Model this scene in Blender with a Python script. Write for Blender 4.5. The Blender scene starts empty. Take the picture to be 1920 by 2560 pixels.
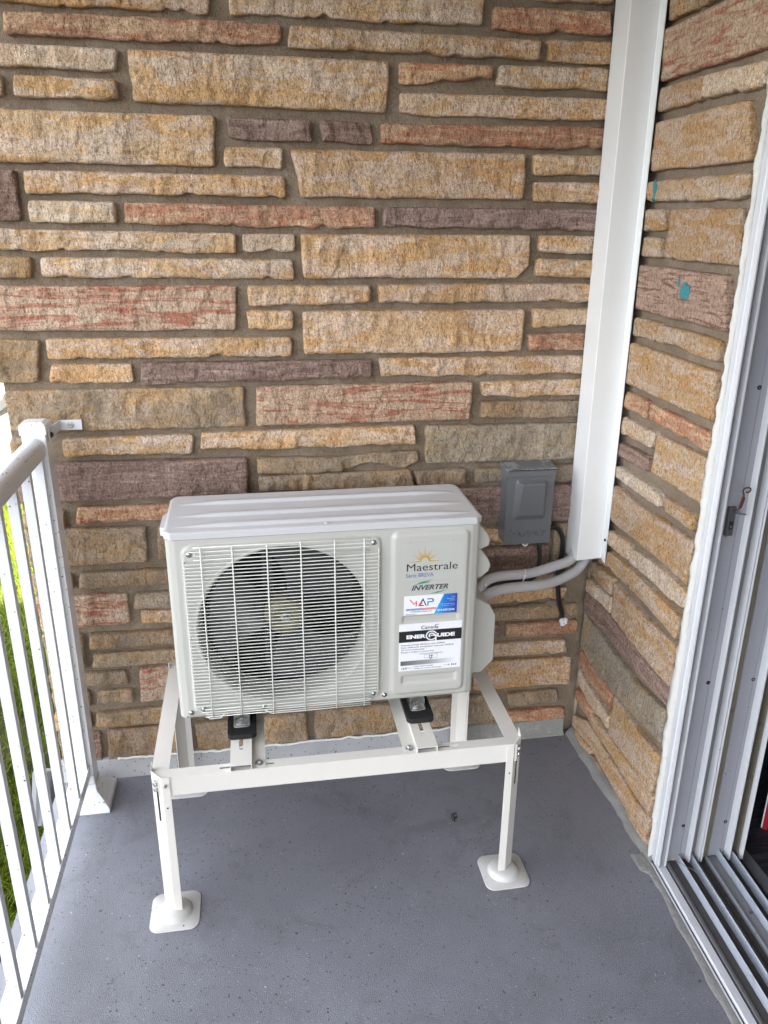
import bpy, bmesh, math, random
import numpy as np
from mathutils import Vector, Matrix, noise
random.seed(7); rng = np.random.default_rng(7)
C = bpy.context.scene.collection
SC = bpy.context.scene
PI = math.pi

# ------------------------------------------------------------ camera, sky, sun
cam = bpy.data.cameras.new('camera'); cam_o = bpy.data.objects.new('camera', cam); C.objects.link(cam_o)
cam_o.location = (-0.9923, -2.1429, 1.6299)
cam_o.rotation_euler = (1.21845615, -0.00875813, -0.162832606)
cam.sensor_fit = 'VERTICAL'; cam.sensor_height = 36.0
cam.lens = 1980.77578 / 2560 * 36.0
cam.clip_start = 0.02; cam.clip_end = 400
SC.camera = cam_o

SUN_EL, SUN_AZ = math.radians(52), math.radians(-13)     # azimuth measured from +x towards +y
w = bpy.data.worlds.new('World'); SC.world = w; w.use_nodes = True
nt = w.node_tree; nt.nodes.clear()
sky = nt.nodes.new('ShaderNodeTexSky'); sky.sky_type = 'NISHITA'; sky.sun_disc = False
sky.sun_elevation = SUN_EL; sky.sun_rotation = math.radians(90) - SUN_AZ
sky.air_density = 1.0; sky.dust_density = 2.0; sky.ozone_density = 1.0
bg = nt.nodes.new('ShaderNodeBackground'); bg.inputs['Strength'].default_value = 0.14
wo = nt.nodes.new('ShaderNodeOutputWorld')
hsv = nt.nodes.new('ShaderNodeHueSaturation'); hsv.inputs['Saturation'].default_value = .24   # sky colour pulled towards grey for a neutral white balance
nt.links.new(sky.outputs[0], hsv.inputs['Color']); nt.links.new(hsv.outputs[0], bg.inputs[0]); nt.links.new(bg.outputs[0], wo.inputs[0])
sun = bpy.data.lights.new('sun', 'SUN'); sun.energy = 4.2; sun.angle = math.radians(0.53); sun.color = (1, .95, .86)
sun_o = bpy.data.objects.new('sun', sun); C.objects.link(sun_o)
d = Vector((math.cos(SUN_EL)*math.cos(SUN_AZ), math.cos(SUN_EL)*math.sin(SUN_AZ), math.sin(SUN_EL)))
sun_o.rotation_euler = d.to_track_quat('Z', 'Y').to_euler(); sun_o.location = (6, 0, 9)
SC.view_settings.view_transform = 'Standard'; SC.view_settings.look = 'None'
SC.view_settings.gamma = 1.0; SC.view_settings.exposure = 3.85
SC.view_settings.use_curve_mapping = False

# ------------------------------------------------------------ material helpers
def newmat(name):
    m = bpy.data.materials.new(name); m.use_nodes = True
    return m, m.node_tree.nodes, m.node_tree.links, m.node_tree.nodes['Principled BSDF']
def nd(N, t, **k):
    n = N.new(t)
    for a, b in k.items(): setattr(n, a, b)
    return n
def ramp(N, pts, interp='LINEAR'):
    r = N.new('ShaderNodeValToRGB'); e = r.color_ramp.elements; r.color_ramp.interpolation = interp
    while len(e) < len(pts): e.new(0.5)
    for i, (p, c) in enumerate(pts):
        e[i].position = p; e[i].color = tuple(c) + (1,) if len(c) == 3 else c
    return r
def mixc(N, L, f, a, b, mode='MIX'):
    m = N.new('ShaderNodeMix'); m.data_type = 'RGBA'; m.blend_type = mode
    for s, v in ((0, f), (6, a), (7, b)):
        if hasattr(v, 'is_output') or hasattr(v, 'links'): L.new(v, m.inputs[s])
        else: m.inputs[s].default_value = v if s == 0 else (tuple(v) + (1,) if len(v) == 3 else v)
    return m.outputs[2]
def noise_tex(N, L, vec, scale, detail=4, rough=.55, dist=0.0):
    n = N.new('ShaderNodeTexNoise'); n.inputs['Scale'].default_value = scale; n.inputs['Detail'].default_value = detail
    n.inputs['Roughness'].default_value = rough; n.inputs['Distortion'].default_value = dist
    if vec is not None: L.new(vec, n.inputs['Vector'])
    return n.outputs['Fac']
def mapping(N, L, vec, scale, rot=(0, 0, 0)):
    m = N.new('ShaderNodeMapping'); m.inputs['Scale'].default_value = scale; m.inputs['Rotation'].default_value = rot
    L.new(vec, m.inputs['Vector']); return m.outputs[0]
def coords(N, L, obj_random=False):
    g = N.new('ShaderNodeNewGeometry'); v = g.outputs['Position']
    if obj_random:
        oi = N.new('ShaderNodeObjectInfo'); ma = N.new('ShaderNodeVectorMath'); ma.operation = 'MULTIPLY_ADD'
        co = N.new('ShaderNodeCombineXYZ')
        for i in range(3): L.new(oi.outputs['Random'], co.inputs[i])
        L.new(co.outputs[0], ma.inputs[0]); ma.inputs[1].default_value = (37, 53, 71); L.new(v, ma.inputs[2]); v = ma.outputs[0]
    return v
def bump(N, L, h, dist, strength=1.0, prev=None):
    b = N.new('ShaderNodeBump'); b.inputs['Distance'].default_value = dist; b.inputs['Strength'].default_value = strength
    L.new(h, b.inputs['Height'])
    if prev is not None: L.new(prev, b.inputs['Normal'])
    return b.outputs[0]
def mathn(N, L, op, a, b=None, c=None, clamp=False):
    m = N.new('ShaderNodeMath'); m.operation = op; m.use_clamp = clamp
    for i, v in enumerate((a, b, c)):
        if v is None: continue
        if hasattr(v, 'links'): L.new(v, m.inputs[i])
        else: m.inputs[i].default_value = v
    return m.outputs[0]

def red(N, L, c):
    q = N.new('ShaderNodeSeparateColor'); L.new(c, q.inputs[0]); return q.outputs[0]
def stone_mat(name, A, B, Cc, sx, sz, lo, hi, grime=0.0, sparkle=False, dist=1.2):
    m, N, L, P = newmat(name)
    v = coords(N, L, True)
    vb = mapping(N, L, v, (sx, sx, sz))
    n1 = noise_tex(N, L, vb, 1.0, 9, .68, dist)
    r1 = ramp(N, [(lo, (0, 0, 0)), (hi, (1, 1, 1))]); L.new(n1, r1.inputs[0])
    col = mixc(N, L, r1.outputs[0], A, B)
    n2 = noise_tex(N, L, mapping(N, L, v, (sx*2.0, sx*2.0, sz*1.3)), 1.0, 8, .68, .8)
    r2 = ramp(N, [(.495, (0, 0, 0)), (.53, (1, 1, 1))]); L.new(n2, r2.inputs[0])
    f2 = mathn(N, L, 'MULTIPLY', r2.outputs[0], .75)
    col = mixc(N, L, f2, col, Cc)
    # overall tone change between stones
    oi = N.new('ShaderNodeObjectInfo')
    tr = ramp(N, [(0, (.86, .83, .82)), (.35, (1.03, .98, .94)), (.6, (1, 1.01, 1.03)), (.8, (.90, .88, .86)), (1, (1.1, 1.06, 1.0))]); L.new(oi.outputs['Random'], tr.inputs[0])
    col = mixc(N, L, 1.0, col, tr.outputs[0], 'MULTIPLY')
    # sand grain
    ng = noise_tex(N, L, v, 300, 3, .75)
    rg = ramp(N, [(.30, (.60, .56, .53)), (.48, (1.05, 1.04, 1.03)), (.70, (1.3, 1.3, 1.3))]); L.new(ng, rg.inputs[0])
    col = mixc(N, L, 1.0, col, rg.outputs[0], 'MULTIPLY')
    nm = noise_tex(N, L, mapping(N, L, v, (150, 150, 110)), 1.0, 4, .7)
    rm = ramp(N, [(.34, (.62, .57, .53)), (.48, (1.08, 1.07, 1.06)), (.66, (1.3, 1.29, 1.28))]); L.new(nm, rm.inputs[0])
    col = mixc(N, L, 1.0, col, rm.outputs[0], 'MULTIPLY')
    if grime:
        n3 = noise_tex(N, L, v, 9, 6, .7, .8)
        r3 = ramp(N, [(.42, (0, 0, 0)), (.62, (1, 1, 1))]); L.new(n3, r3.inputs[0])
        col = mixc(N, L, mathn(N, L, 'MULTIPLY', r3.outputs[0], grime), col, (.19, .158, .125))
    # few dark pits
    vo = N.new('ShaderNodeTexVoronoi'); vo.inputs['Scale'].default_value = 46; L.new(v, vo.inputs['Vector'])
    pit = ramp(N, [(.045, (1, 1, 1)), (.075, (0, 0, 0))]); L.new(vo.outputs['Distance'], pit.inputs[0])
    sel = ramp(N, [(.94, (0, 0, 0)), (.95, (1, 1, 1))]); L.new(red(N, L, vo.outputs['Color']), sel.inputs[0])
    pf = mathn(N, L, 'MULTIPLY', pit.outputs[0], sel.outputs[0])
    col = mixc(N, L, pf, col, (.05, .035, .03))
    rough = .93
    P.inputs['Roughness'].default_value = rough
    P.inputs['Specular IOR Level'].default_value = .18
    if sparkle:
        vs = N.new('ShaderNodeTexVoronoi'); vs.inputs['Scale'].default_value = 190; L.new(v, vs.inputs['Vector'])
        s1 = ramp(N, [(.10, (1, 1, 1)), (.16, (0, 0, 0))]); L.new(vs.outputs['Distance'], s1.inputs[0])
        ns = noise_tex(N, L, v, 11, 3, .6, .5)
        s2 = ramp(N, [(.55, (0, 0, 0)), (.60, (1, 1, 1))]); L.new(ns, s2.inputs[0])
        sf = mathn(N, L, 'MULTIPLY', s1.outputs[0], s2.outputs[0])
        col = mixc(N, L, sf, col, (.86, .88, .9))
    L.new(col, P.inputs['Base Color'])
    h1 = noise_tex(N, L, mapping(N, L, v, (150, 150, 75), (0, .35, 0)), 1.0, 5, .62, .5)
    h2 = noise_tex(N, L, v, 330, 3, .6)
    h3 = noise_tex(N, L, mapping(N, L, v, (38, 38, 22), (0, -.3, 0)), 1.0, 6, .6, 1.0)
    b = bump(N, L, h3, .006, 1.0)
    b = bump(N, L, h1, .0095, 1.0, b)
    b = bump(N, L, h2, .0035, 1.0, b)
    L.new(b, P.inputs['Normal'])
    return m
OCH, OC2, PALE = (.71, .435, .20), (.49, .30, .13), (.70, .565, .465)
MS = {
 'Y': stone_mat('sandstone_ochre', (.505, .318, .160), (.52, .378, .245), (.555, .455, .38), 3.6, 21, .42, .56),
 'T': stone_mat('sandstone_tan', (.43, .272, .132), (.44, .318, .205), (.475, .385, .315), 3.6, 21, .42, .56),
 'W': stone_mat('sandstone_pale', (.52, .355, .185), (.55, .465, .385), (.53, .41, .295), 3.6, 18, .36, .50),
 'R': stone_mat('sandstone_brick_red', (.42, .195, .12), (.51, .36, .24), (.39, .225, .155), 5, 34, .44, .54, dist=1.8),
 'M': stone_mat('sandstone_red_banded', (.36, .16, .11), (.475, .375, .285), (.45, .34, .25), 3.4, 32, .44, .53, dist=2.2),
 'P': stone_mat('sandstone_purple', (.195, .132, .113), (.37, .27, .225), (.26, .185, .158), 4.5, 46, .44, .62, dist=1.6),
 'Q': stone_mat('sandstone_pink_grey', (.235, .14, .11), (.44, .32, .255), (.40, .29, .225), 4, 40, .44, .50, dist=2.6),
 'G': stone_mat('sandstone_weathered_shaded', (.385, .252, .130), (.37, .282, .19), (.38, .31, .24), 3.5, 16, .42, .62, .6),  # weathered stone, its colour darkened further for the dimmer light low on the wall
 'H': stone_mat('sandstone_grey_glint', (.35, .26, .145), (.335, .295, .24), (.31, .26, .205), 3.2, 13, .40, .60, .5, True),
}
def mortar_mat():
    m, N, L, P = newmat('mortar'); v = coords(N, L)
    n1 = noise_tex(N, L, v, 5, 8, .7, .8); r = ramp(N, [(.3, (.162, .126, .092)), (.5, (.222, .173, .127)), (.7, (.295, .243, .188))]); L.new(n1, r.inputs[0])
    ng = noise_tex(N, L, v, 380, 3, .7); rg = ramp(N, [(.3, (.62, .6, .58)), (.55, (1.05, 1.05, 1.05))]); L.new(ng, rg.inputs[0])
    col = mixc(N, L, 1.0, r.outputs[0], rg.outputs[0], 'MULTIPLY')
    vo = N.new('ShaderNodeTexVoronoi'); vo.inputs['Scale'].default_value = 260; L.new(v, vo.inputs['Vector'])
    pit = ramp(N, [(.10, (1, 1, 1)), (.17, (0, 0, 0))]); L.new(vo.outputs['Distance'], pit.inputs[0])
    sel = ramp(N, [(.72, (0, 0, 0)), (.75, (1, 1, 1))]); L.new(red(N, L, vo.outputs['Color']), sel.inputs[0])
    col = mixc(N, L, mathn(N, L, 'MULTIPLY', pit.outputs[0], sel.outputs[0]), col, (.07, .06, .05))
    L.new(col, P.inputs['Base Color']); P.inputs['Roughness'].default_value = .95; P.inputs['Specular IOR Level'].default_value = .15
    b = bump(N, L, noise_tex(N, L, v, 48, 6, .65), .008, 1.0); b = bump(N, L, noise_tex(N, L, v, 260, 3, .65), .0032, 1, b)
    L.new(b, P.inputs['Normal']); return m
MORTAR = mortar_mat()

def speck_mat(name, base, rough, spec=.5, specks=((190, .12, .86, (.06, .05, .045)),), var=.08, bscale=0, bdist=0, streak=None, coat=0, dirt=None, metallic=0):
    """painted / plastic / metal surface with slight tone variation and scattered dirt specks"""
    m, N, L, P = newmat(name); v = coords(N, L)
    n = noise_tex(N, L, v, 5, 5, .6, .3)
    r = ramp(N, [(.3, tuple(c*(1-var) for c in base)), (.7, tuple(min(1, c*(1+var*.5)) for c in base))]); L.new(n, r.inputs[0])
    col = r.outputs[0]
    for (sc, rad, thr, c) in specks:
        vo = N.new('ShaderNodeTexVoronoi'); vo.inputs['Scale'].default_value = sc
        L.new(v, vo.inputs['Vector'])
        a = ramp(N, [(rad*.6, (1, 1, 1)), (rad, (0, 0, 0))]); L.new(vo.outputs['Distance'], a.inputs[0])
        s = ramp(N, [(thr, (0, 0, 0)), (min(.999, thr+.02), (1, 1, 1))]); L.new(red(N, L, vo.outputs['Color']), s.inputs[0])
        col = mixc(N, L, mathn(N, L, 'MULTIPLY', a.outputs[0], s.outputs[0]), col, c)
    if dirt:
        sc, lo, hi, amt, c = dirt
        nn = noise_tex(N, L, v, sc, 7, .7, .8); rr = ramp(N, [(lo, (0, 0, 0)), (hi, (1, 1, 1))]); L.new(nn, rr.inputs[0])
        col = mixc(N, L, mathn(N, L, 'MULTIPLY', rr.outputs[0], amt), col, c)
    L.new(col, P.inputs['Base Color']); P.inputs['Specular IOR Level'].default_value = spec; P.inputs['Metallic'].default_value = metallic
    nr = noise_tex(N, L, v, 14, 4, .6); rr = ramp(N, [(.3, (max(0, rough-.03),)*3), (.7, (min(1, rough+.04),)*3)]); L.new(nr, rr.inputs[0])
    L.new(rr.outputs[0], P.inputs['Roughness'])
    if bdist:
        L.new(bump(N, L, noise_tex(N, L, v, bscale, 4, .6), bdist, 1.0), P.inputs['Normal'])
    return m
DK = (.05, .042, .036)
M = {}
M['rail'] = speck_mat('railing_white', (.58, .59, .62), .32, .5, ((75, .22, .93, DK), (140, .26, .955, (.12, .09, .07))), .03, 240, .00012)
M['rail_dirty'] = speck_mat('railing_white_spotted', (.62, .625, .65), .22, .5, ((80, .24, .86, DK), (150, .33, .86, (.10, .08, .06)), (46, .12, .88, DK)), .05, 240, .00012)
M['duct'] = speck_mat('duct_white', (.66, .665, .665), .38, .45, ((34, .03, .94, (.25, .25, .25)),), .03, 160, .0002, dirt=(9, .64, .76, .22, (.45, .45, .44)))
M['stand'] = speck_mat('stand_cream', (.66, .632, .59), .36, .5, ((42, .05, .95, (.2, .18, .16)),), .02, 260, .0001)
M['pad'] = speck_mat('pad_cream', (.52, .51, .50), .38, .5, ((85, .24, .90, DK),), .03)
M['unit'] = speck_mat('casing_grey_white', (.44, .432, .40), .42, .45, (), .02, 700, .00005)
M['unit_lid'] = speck_mat('casing_lid', (.50, .50, .515), .34, .5, (), .02, 700, .00005)
M['guard'] = speck_mat('guard_wire_cream', (.68, .68, .635), .38, .5, (), .02)
M['inside'] = speck_mat('unit_inside_dark', (.008, .008, .009), .6, .3, (), .1)
M['fan_grey'] = speck_mat('fan_grey', (.032, .034, .037), .36, .5, (), .1)
M['fan_hub'] = speck_mat('fan_hub_olive', (.13, .118, .062), .38, .5, (), .15)
M['bracket'] = speck_mat('motor_bracket', (.06, .065, .07), .4, .5, (), .1, metallic=.6)
M['bolt'] = speck_mat('zinc_bolt', (.46, .47, .46), .28, .5, (), .2, metallic=.95)
M['rubber'] = speck_mat('rubber_black', (.013, .013, .014), .55, .4, (), .1)
M['cable'] = speck_mat('cable_black', (.009, .009, .01), .3, .5, (), .05)
M['lag'] = speck_mat('insulation_grey_white', (.40, .395, .41), .6, .3, ((60, .05, .9, (.3, .3, .3)),), .05, 300, .0003)
M['box'] = speck_mat('box_grey', (.105, .11, .118), .42, .5, ((160, .1, .95, (.3, .3, .3)),), .06, 240, .0001)
M['box_scuffed'] = speck_mat('box_grey_scuffed', (.12, .125, .133), .5, .5, (), .06, dirt=(24, .50, .53, .7, (.27, .275, .29)))
M['frame'] = speck_mat('door_frame_white', (.50, .505, .53), .42, .45, ((70, .13, .96, (.10, .10, .10)), (22, .07, .94, (.14, .14, .14))), .04, 260, .0001, dirt=(12, .66, .78, .25, (.42, .42, .43)))
M['jamb'] = speck_mat('door_jamb_lavender', (.245, .248, .278), .45, .4, ((34, .085, .94, (.03, .03, .03)), (90, .14, .955, (.08, .07, .06))), .05, 260, .0001, dirt=(8, .62, .8, .25, (.36, .35, .36)))
M['jamb_dark'] = speck_mat('door_jamb_recess', (.13, .132, .14), .55, .4, ((40, .07, .93, (.02, .02, .02)),), .1, 120, .0003, dirt=(6, .5, .7, .5, (.15, .14, .13)))
M['strip'] = speck_mat('weather_strip', (.15, .132, .105), .8, .2, ((120, .12, .9, DK),), .12, 400, .001, dirt=(8, .55, .66, .8, (.10, .055, .03)))
M['sill'] = speck_mat('sill_dirty_grey', (.075, .068, .066), .7, .3, ((130, .22, .72, (.02, .018, .016)), (60, .1, .9, (.2, .18, .16))), .25, 260, .0008, dirt=(22, .45, .62, .6, (.055, .048, .045)))
M['sill_pale'] = speck_mat('sill_pale_grey', (.19, .19, .20), .6, .35, ((130, .2, .86, (.05, .045, .04)),), .15, 260, .0005, dirt=(18, .5, .66, .4, (.16, .15, .15)))
M['rib'] = speck_mat('sill_rib_blue_grey', (.32, .345, .40), .4, .5, ((140, .16, .9, DK),), .06, 260, .0002, dirt=(26, .58, .66, .6, (.16, .15, .15)))
M['sillwhite'] = speck_mat('sill_white', (.55, .56, .60), .4, .5, ((120, .10, .93, DK),), .04, 200, .0002, dirt=(30, .66, .72, .6, (.25, .24, .24)))
M['caulk'] = speck_mat('caulk_white', (.50, .49, .465), .5, .4, ((150, .14, .94, (.2, .2, .2)),), .05, 90, .003, dirt=(10, .6, .75, .3, (.5, .48, .46)))
M['latch'] = speck_mat('latch_grey', (.10, .105, .11), .45, .5, (), .2, metallic=.4)
M['rust'] = speck_mat('rusty_wire', (.09, .03, .018), .8, .3, (), .4, 500, .0005)
M['ceiling'] = speck_mat('soffit_white', (.74, .735, .72), .6, .3, (), .03)
M['dark_wood'] = None
M['roof'] = speck_mat('shingle_grey', (.12, .115, .11), .9, .2, (), .2, 60, .004)
M['plain_wall'] = speck_mat('house_stucco', (.50, .42, .31), .9, .2, (), .1, 90, .002)
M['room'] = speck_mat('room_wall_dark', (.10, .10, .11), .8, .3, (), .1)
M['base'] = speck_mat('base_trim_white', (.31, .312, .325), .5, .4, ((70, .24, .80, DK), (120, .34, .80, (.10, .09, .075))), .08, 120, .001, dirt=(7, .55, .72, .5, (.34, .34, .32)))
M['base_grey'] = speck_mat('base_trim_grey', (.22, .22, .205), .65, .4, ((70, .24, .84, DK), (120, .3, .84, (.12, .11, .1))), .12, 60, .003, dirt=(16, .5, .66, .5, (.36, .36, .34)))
M['cove'] = speck_mat('cove_mortar_painted', (.20, .196, .19), .75, .3, ((120, .1, .9, DK),), .12, 60, .004)
M['teal'] = speck_mat('teal_paint', (.03, .19, .22), .5, .5, ((300, .3, .7, (.01, .10, .13)),), .3, 300, .001)
M['sealant'] = speck_mat('sealant_white', (.68, .68, .67), .45, .5, (), .1, 90, .004)
M['black'] = speck_mat('print_black', (.012, .012, .013), .4, .4, (), 0)
M['paper'] = speck_mat('label_white', (.74, .74, .77), .35, .5, (), .01)
M['gold'] = speck_mat('print_gold', (.50, .27, .01), .45, .4, (), .05)
M['navy'] = speck_mat('print_blue', (.055, .11, .32), .4, .4, (), 0)
M['green'] = speck_mat('print_green', (.03, .24, .13), .4, .4, (), 0)
M['grey_print'] = speck_mat('print_grey', (.055, .06, .065), .4, .4, (), 0)
M['red_print'] = speck_mat('print_red', (.62, .075, .05), .4, .4, (), 0)
M['bright_blue'] = speck_mat('print_mid_blue', (.03, .12, .42), .4, .4, (), 0)
M['clear'] = speck_mat('sticker_clear', (.435, .436, .408), .3, .5, (), 0)
M['concrete_far'] = speck_mat('driveway_concrete', (.155, .130, .095), .9, .2, (), .08, 30, .003)
M['soil'] = speck_mat('lawn_soil', (.035, .035, .015), .95, .1, (), .3, 60, .01, dirt=(2.2, .5, .6, .6, (.07, .05, .03)))
M['pipe_grey'] = speck_mat('drain_pipe_grey', (.10, .104, .115), .45, .5, (), .15)
M['car_paint'] = speck_mat('car_paint_white', (.72, .72, .72), .25, .6, (), .02)
M['glass'] = speck_mat('car_glass', (.02, .025, .03), .08, .6, (), 0)
M['tyre'] = speck_mat('tyre_black', (.02, .02, .02), .8, .3, (), .1)
M['red_box'] = speck_mat('book_red', (.35, .012, .03), .45, .5, (), .05)

def grad_blue():
    m, N, L, P = newmat('label_blue_gradient'); tc = N.new('ShaderNodeTexCoord')
    sp = N.new('ShaderNodeSeparateXYZ'); L.new(tc.outputs['Generated'], sp.inputs[0])
    r = ramp(N, [(0, (.03, .42, .75)), (.45, (.01, .16, .55)), (1, (.008, .05, .33))]); L.new(sp.outputs[0], r.inputs[0])
    L.new(r.outputs[0], P.inputs['Base Color']); P.inputs['Roughness'].default_value = .35; return m
def grad_grey():
    m, N, L, P = newmat('label_grey_scale_bar'); tc = N.new('ShaderNodeTexCoord')
    sp = N.new('ShaderNodeSeparateXYZ'); L.new(tc.outputs['Generated'], sp.inputs[0])
    r = ramp(N, [(0, (.10, .10, .10)), (.5, (.30, .30, .31)), (1, (.78, .78, .81))]); L.new(sp.outputs[0], r.inputs[0])
    L.new(r.outputs[0], P.inputs['Base Color']); P.inputs['Roughness'].default_value = .35; return m
def wood_mat():
    m, N, L, P = newmat('dark_floor_boards'); v = coords(N, L)
    n = noise_tex(N, L, mapping(N, L, v, (4, 90, 1), (0, 0, .2)), 1.0, 5, .6, 1.5)
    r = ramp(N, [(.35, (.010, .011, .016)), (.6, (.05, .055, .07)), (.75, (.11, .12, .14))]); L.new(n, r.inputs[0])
    L.new(r.outputs[0], P.inputs['Base Color']); P.inputs['Roughness'].default_value = .5; return m
def floor_mat():
    m, N, L, P = newmat('porch_floor_paint'); v = coords(N, L)
    n = noise_tex(N, L, v, 1.7, 7, .62, .5)
    r = ramp(N, [(.3, (.158, .161, .188)), (.7, (.228, .233, .274))]); L.new(n, r.inputs[0]); col = r.outputs[0]
    for sc, rad, thr, c in ((75, .26, .90, (.03, .028, .027)), (130, .36, .86, (.055, .05, .05)), (38, .13, .955, (.045, .04, .036)), (110, .20, .95, (.6, .6, .6)), (200, .30, .93, (.45, .45, .47))):
        vo = N.new('ShaderNodeTexVoronoi'); vo.inputs['Scale'].default_value = sc
        wv = N.new('ShaderNodeVectorMath'); wv.operation = 'ADD'; L.new(v, wv.inputs[0])
        nv = N.new('ShaderNodeTexNoise'); nv.inputs['Scale'].default_value = sc*2; L.new(v, nv.inputs['Vector'])
        sv = N.new('ShaderNodeVectorMath'); sv.operation = 'SCALE'; sv.inputs['Scale'].default_value = .9/sc; L.new(nv.outputs['Color'], sv.inputs[0]); L.new(sv.outputs[0], wv.inputs[1])
        L.new(wv.outputs[0], vo.inputs['Vector'])
        a = ramp(N, [(rad*.5, (1, 1, 1)), (rad, (0, 0, 0))]); L.new(vo.outputs['Distance'], a.inputs[0])
        s = ramp(N, [(thr, (0, 0, 0)), (thr+.03, (1, 1, 1))]); L.new(red(N, L, vo.outputs['Color']), s.inputs[0])
        # more specks towards the wall and the railing, where debris collects
        cl = noise_tex(N, L, v, 3.1, 5, .6); cr = ramp(N, [(.36, (.3, .3, .3)), (.55, (1, 1, 1))]); L.new(cl, cr.inputs[0])
        f = mathn(N, L, 'MULTIPLY', a.outputs[0], s.outputs[0]); f = mathn(N, L, 'MULTIPLY', f, cr.outputs[0])
        col = mixc(N, L, f, col, c)
    st = noise_tex(N, L, v, 6.5, 6, .7, 1.2); sr = ramp(N, [(.53, (0, 0, 0)), (.70, (1, 1, 1))]); L.new(st, sr.inputs[0])
    col = mixc(N, L, mathn(N, L, 'MULTIPLY', sr.outputs[0], .34), col, (.085, .08, .072))
    L.new(col, P.inputs['Base Color'])
    nr = noise_tex(N, L, v, 5, 5, .6); rr = ramp(N, [(.3, (.40,)*3), (.7, (.56,)*3)]); L.new(nr, rr.inputs[0]); L.new(rr.outputs[0], P.inputs['Roughness'])
    P.inputs['Specular IOR Level'].default_value = .5
    b = bump(N, L, noise_tex(N, L, v, 40, 5, .55), .0016, .5)
    b = bump(N, L, noise_tex(N, L, mapping(N, L, v, (1, 1, 1)), 420, 3, .7, .2), .0034, 1.0, b)
    L.new(b, P.inputs['Normal']); return m
def grass_mat():
    m, N, L, P = newmat('grass_blades'); g = coords(N, L)
    n = noise_tex(N, L, g, 3, 4, .6); r = ramp(N, [(.3, (.05, .08, .002)), (.6, (.095, .130, .004)), (.8, (.14, .135, .02))]); L.new(n, r.inputs[0])
    L.new(r.outputs[0], P.inputs['Base Color']); P.inputs['Roughness'].default_value = .55
    P.inputs['Specular IOR Level'].default_value = .12
    return m
M['blue_grad'] = grad_blue(); M['grey_grad'] = grad_grey(); M['dark_wood'] = wood_mat(); M['floor'] = floor_mat(); M['grass'] = grass_mat()

# ------------------------------------------------------------ object helpers
def link(name, me, mat, parent=None, smooth=False):
    o = bpy.data.objects.new(name, me); C.objects.link(o)
    if mat is not None: me.materials.append(M[mat] if isinstance(mat, str) else mat)
    if parent is not None: o.parent = parent
    if smooth:
        me.polygons.foreach_set('use_smooth', [True]*len(me.polygons))
    return o
def fin(name, bm, mat, parent=None, smooth=False, bevel=0, seg=2):
    bmesh.ops.recalc_face_normals(bm, faces=bm.faces)
    me = bpy.data.meshes.new(name); bm.to_mesh(me); bm.free()
    o = link(name, me, mat, parent, smooth)
    if bevel:
        b = o.modifiers.new('bevel', 'BEVEL'); b.width = bevel; b.segments = seg; b.limit_method = 'ANGLE'; b.angle_limit = math.radians(35)
        if not smooth: me.polygons.foreach_set('use_smooth', [True]*len(me.polygons))
        b.harden_normals = True
    return o
def thing(name, label, cat, loc=(0, 0, 0), rz=0, group=None):
    o = bpy.data.objects.new(name, None); C.objects.link(o); o.location = loc; o.rotation_euler = (0, 0, rz); o.empty_display_size = .05
    return tag(o, label, cat, group)
def tag(o, label, cat, group=None, kind=None):
    if label: o['label'] = label
    if cat: o['category'] = cat
    if group: o['group'] = group
    if kind: o['kind'] = kind
    return o
def box(bm, x0, x1, y0, y1, z0, z1):
    v = [bm.verts.new(p) for p in ((x0, y0, z0), (x1, y0, z0), (x1, y1, z0), (x0, y1, z0), (x0, y0, z1), (x1, y0, z1), (x1, y1, z1), (x0, y1, z1))]
    for f in ((0, 3, 2, 1), (4, 5, 6, 7), (0, 1, 5, 4), (1, 2, 6, 5), (2, 3, 7, 6), (3, 0, 4, 7)): bm.faces.new([v[i] for i in f])
    return v
def bx(name, x0, x1, y0, y1, z0, z1, mat, parent=None, bevel=0):
    bm = bmesh.new(); box(bm, x0, x1, y0, y1, z0, z1); return fin(name, bm, mat, parent, bevel=bevel)
def prism(bm, pts, a0, a1, axis='z'):
    """closed 2-D outline extruded from a0 to a1; axis z: (x,y); axis y: (x,z); axis x: (y,z)"""
    def p3(p, a): return {'z': (p[0], p[1], a), 'y': (p[0], a, p[1]), 'x': (a, p[0], p[1])}[axis]
    lo = [bm.verts.new(p3(p, a0)) for p in pts]; hi = [bm.verts.new(p3(p, a1)) for p in pts]; n = len(pts)
    for i in range(n): bm.faces.new((lo[i], lo[(i+1) % n], hi[(i+1) % n], hi[i]))
    bm.faces.new(lo); bm.faces.new(hi[::-1])
def pr(name, pts, a0, a1, axis, mat, parent=None, bevel=0):
    bm = bmesh.new(); prism(bm, pts, a0, a1, axis); return fin(name, bm, mat, parent, bevel=bevel)
def smooth_path(pts, n=10):
    P = [Vector(p) for p in pts]; P = [P[0]*2-P[1]] + P + [P[-1]*2-P[-2]]; out = []
    for i in range(1, len(P)-2):
        for k in range(n):
            t = k/n; a, b, c, d_ = P[i-1], P[i], P[i+1], P[i+2]
            out.append(.5*((2*b)+(c-a)*t+(2*a-5*b+4*c-d_)*t*t+(3*b-a-3*c+d_)*t**3))
    out.append(P[-2]); return out
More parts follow.
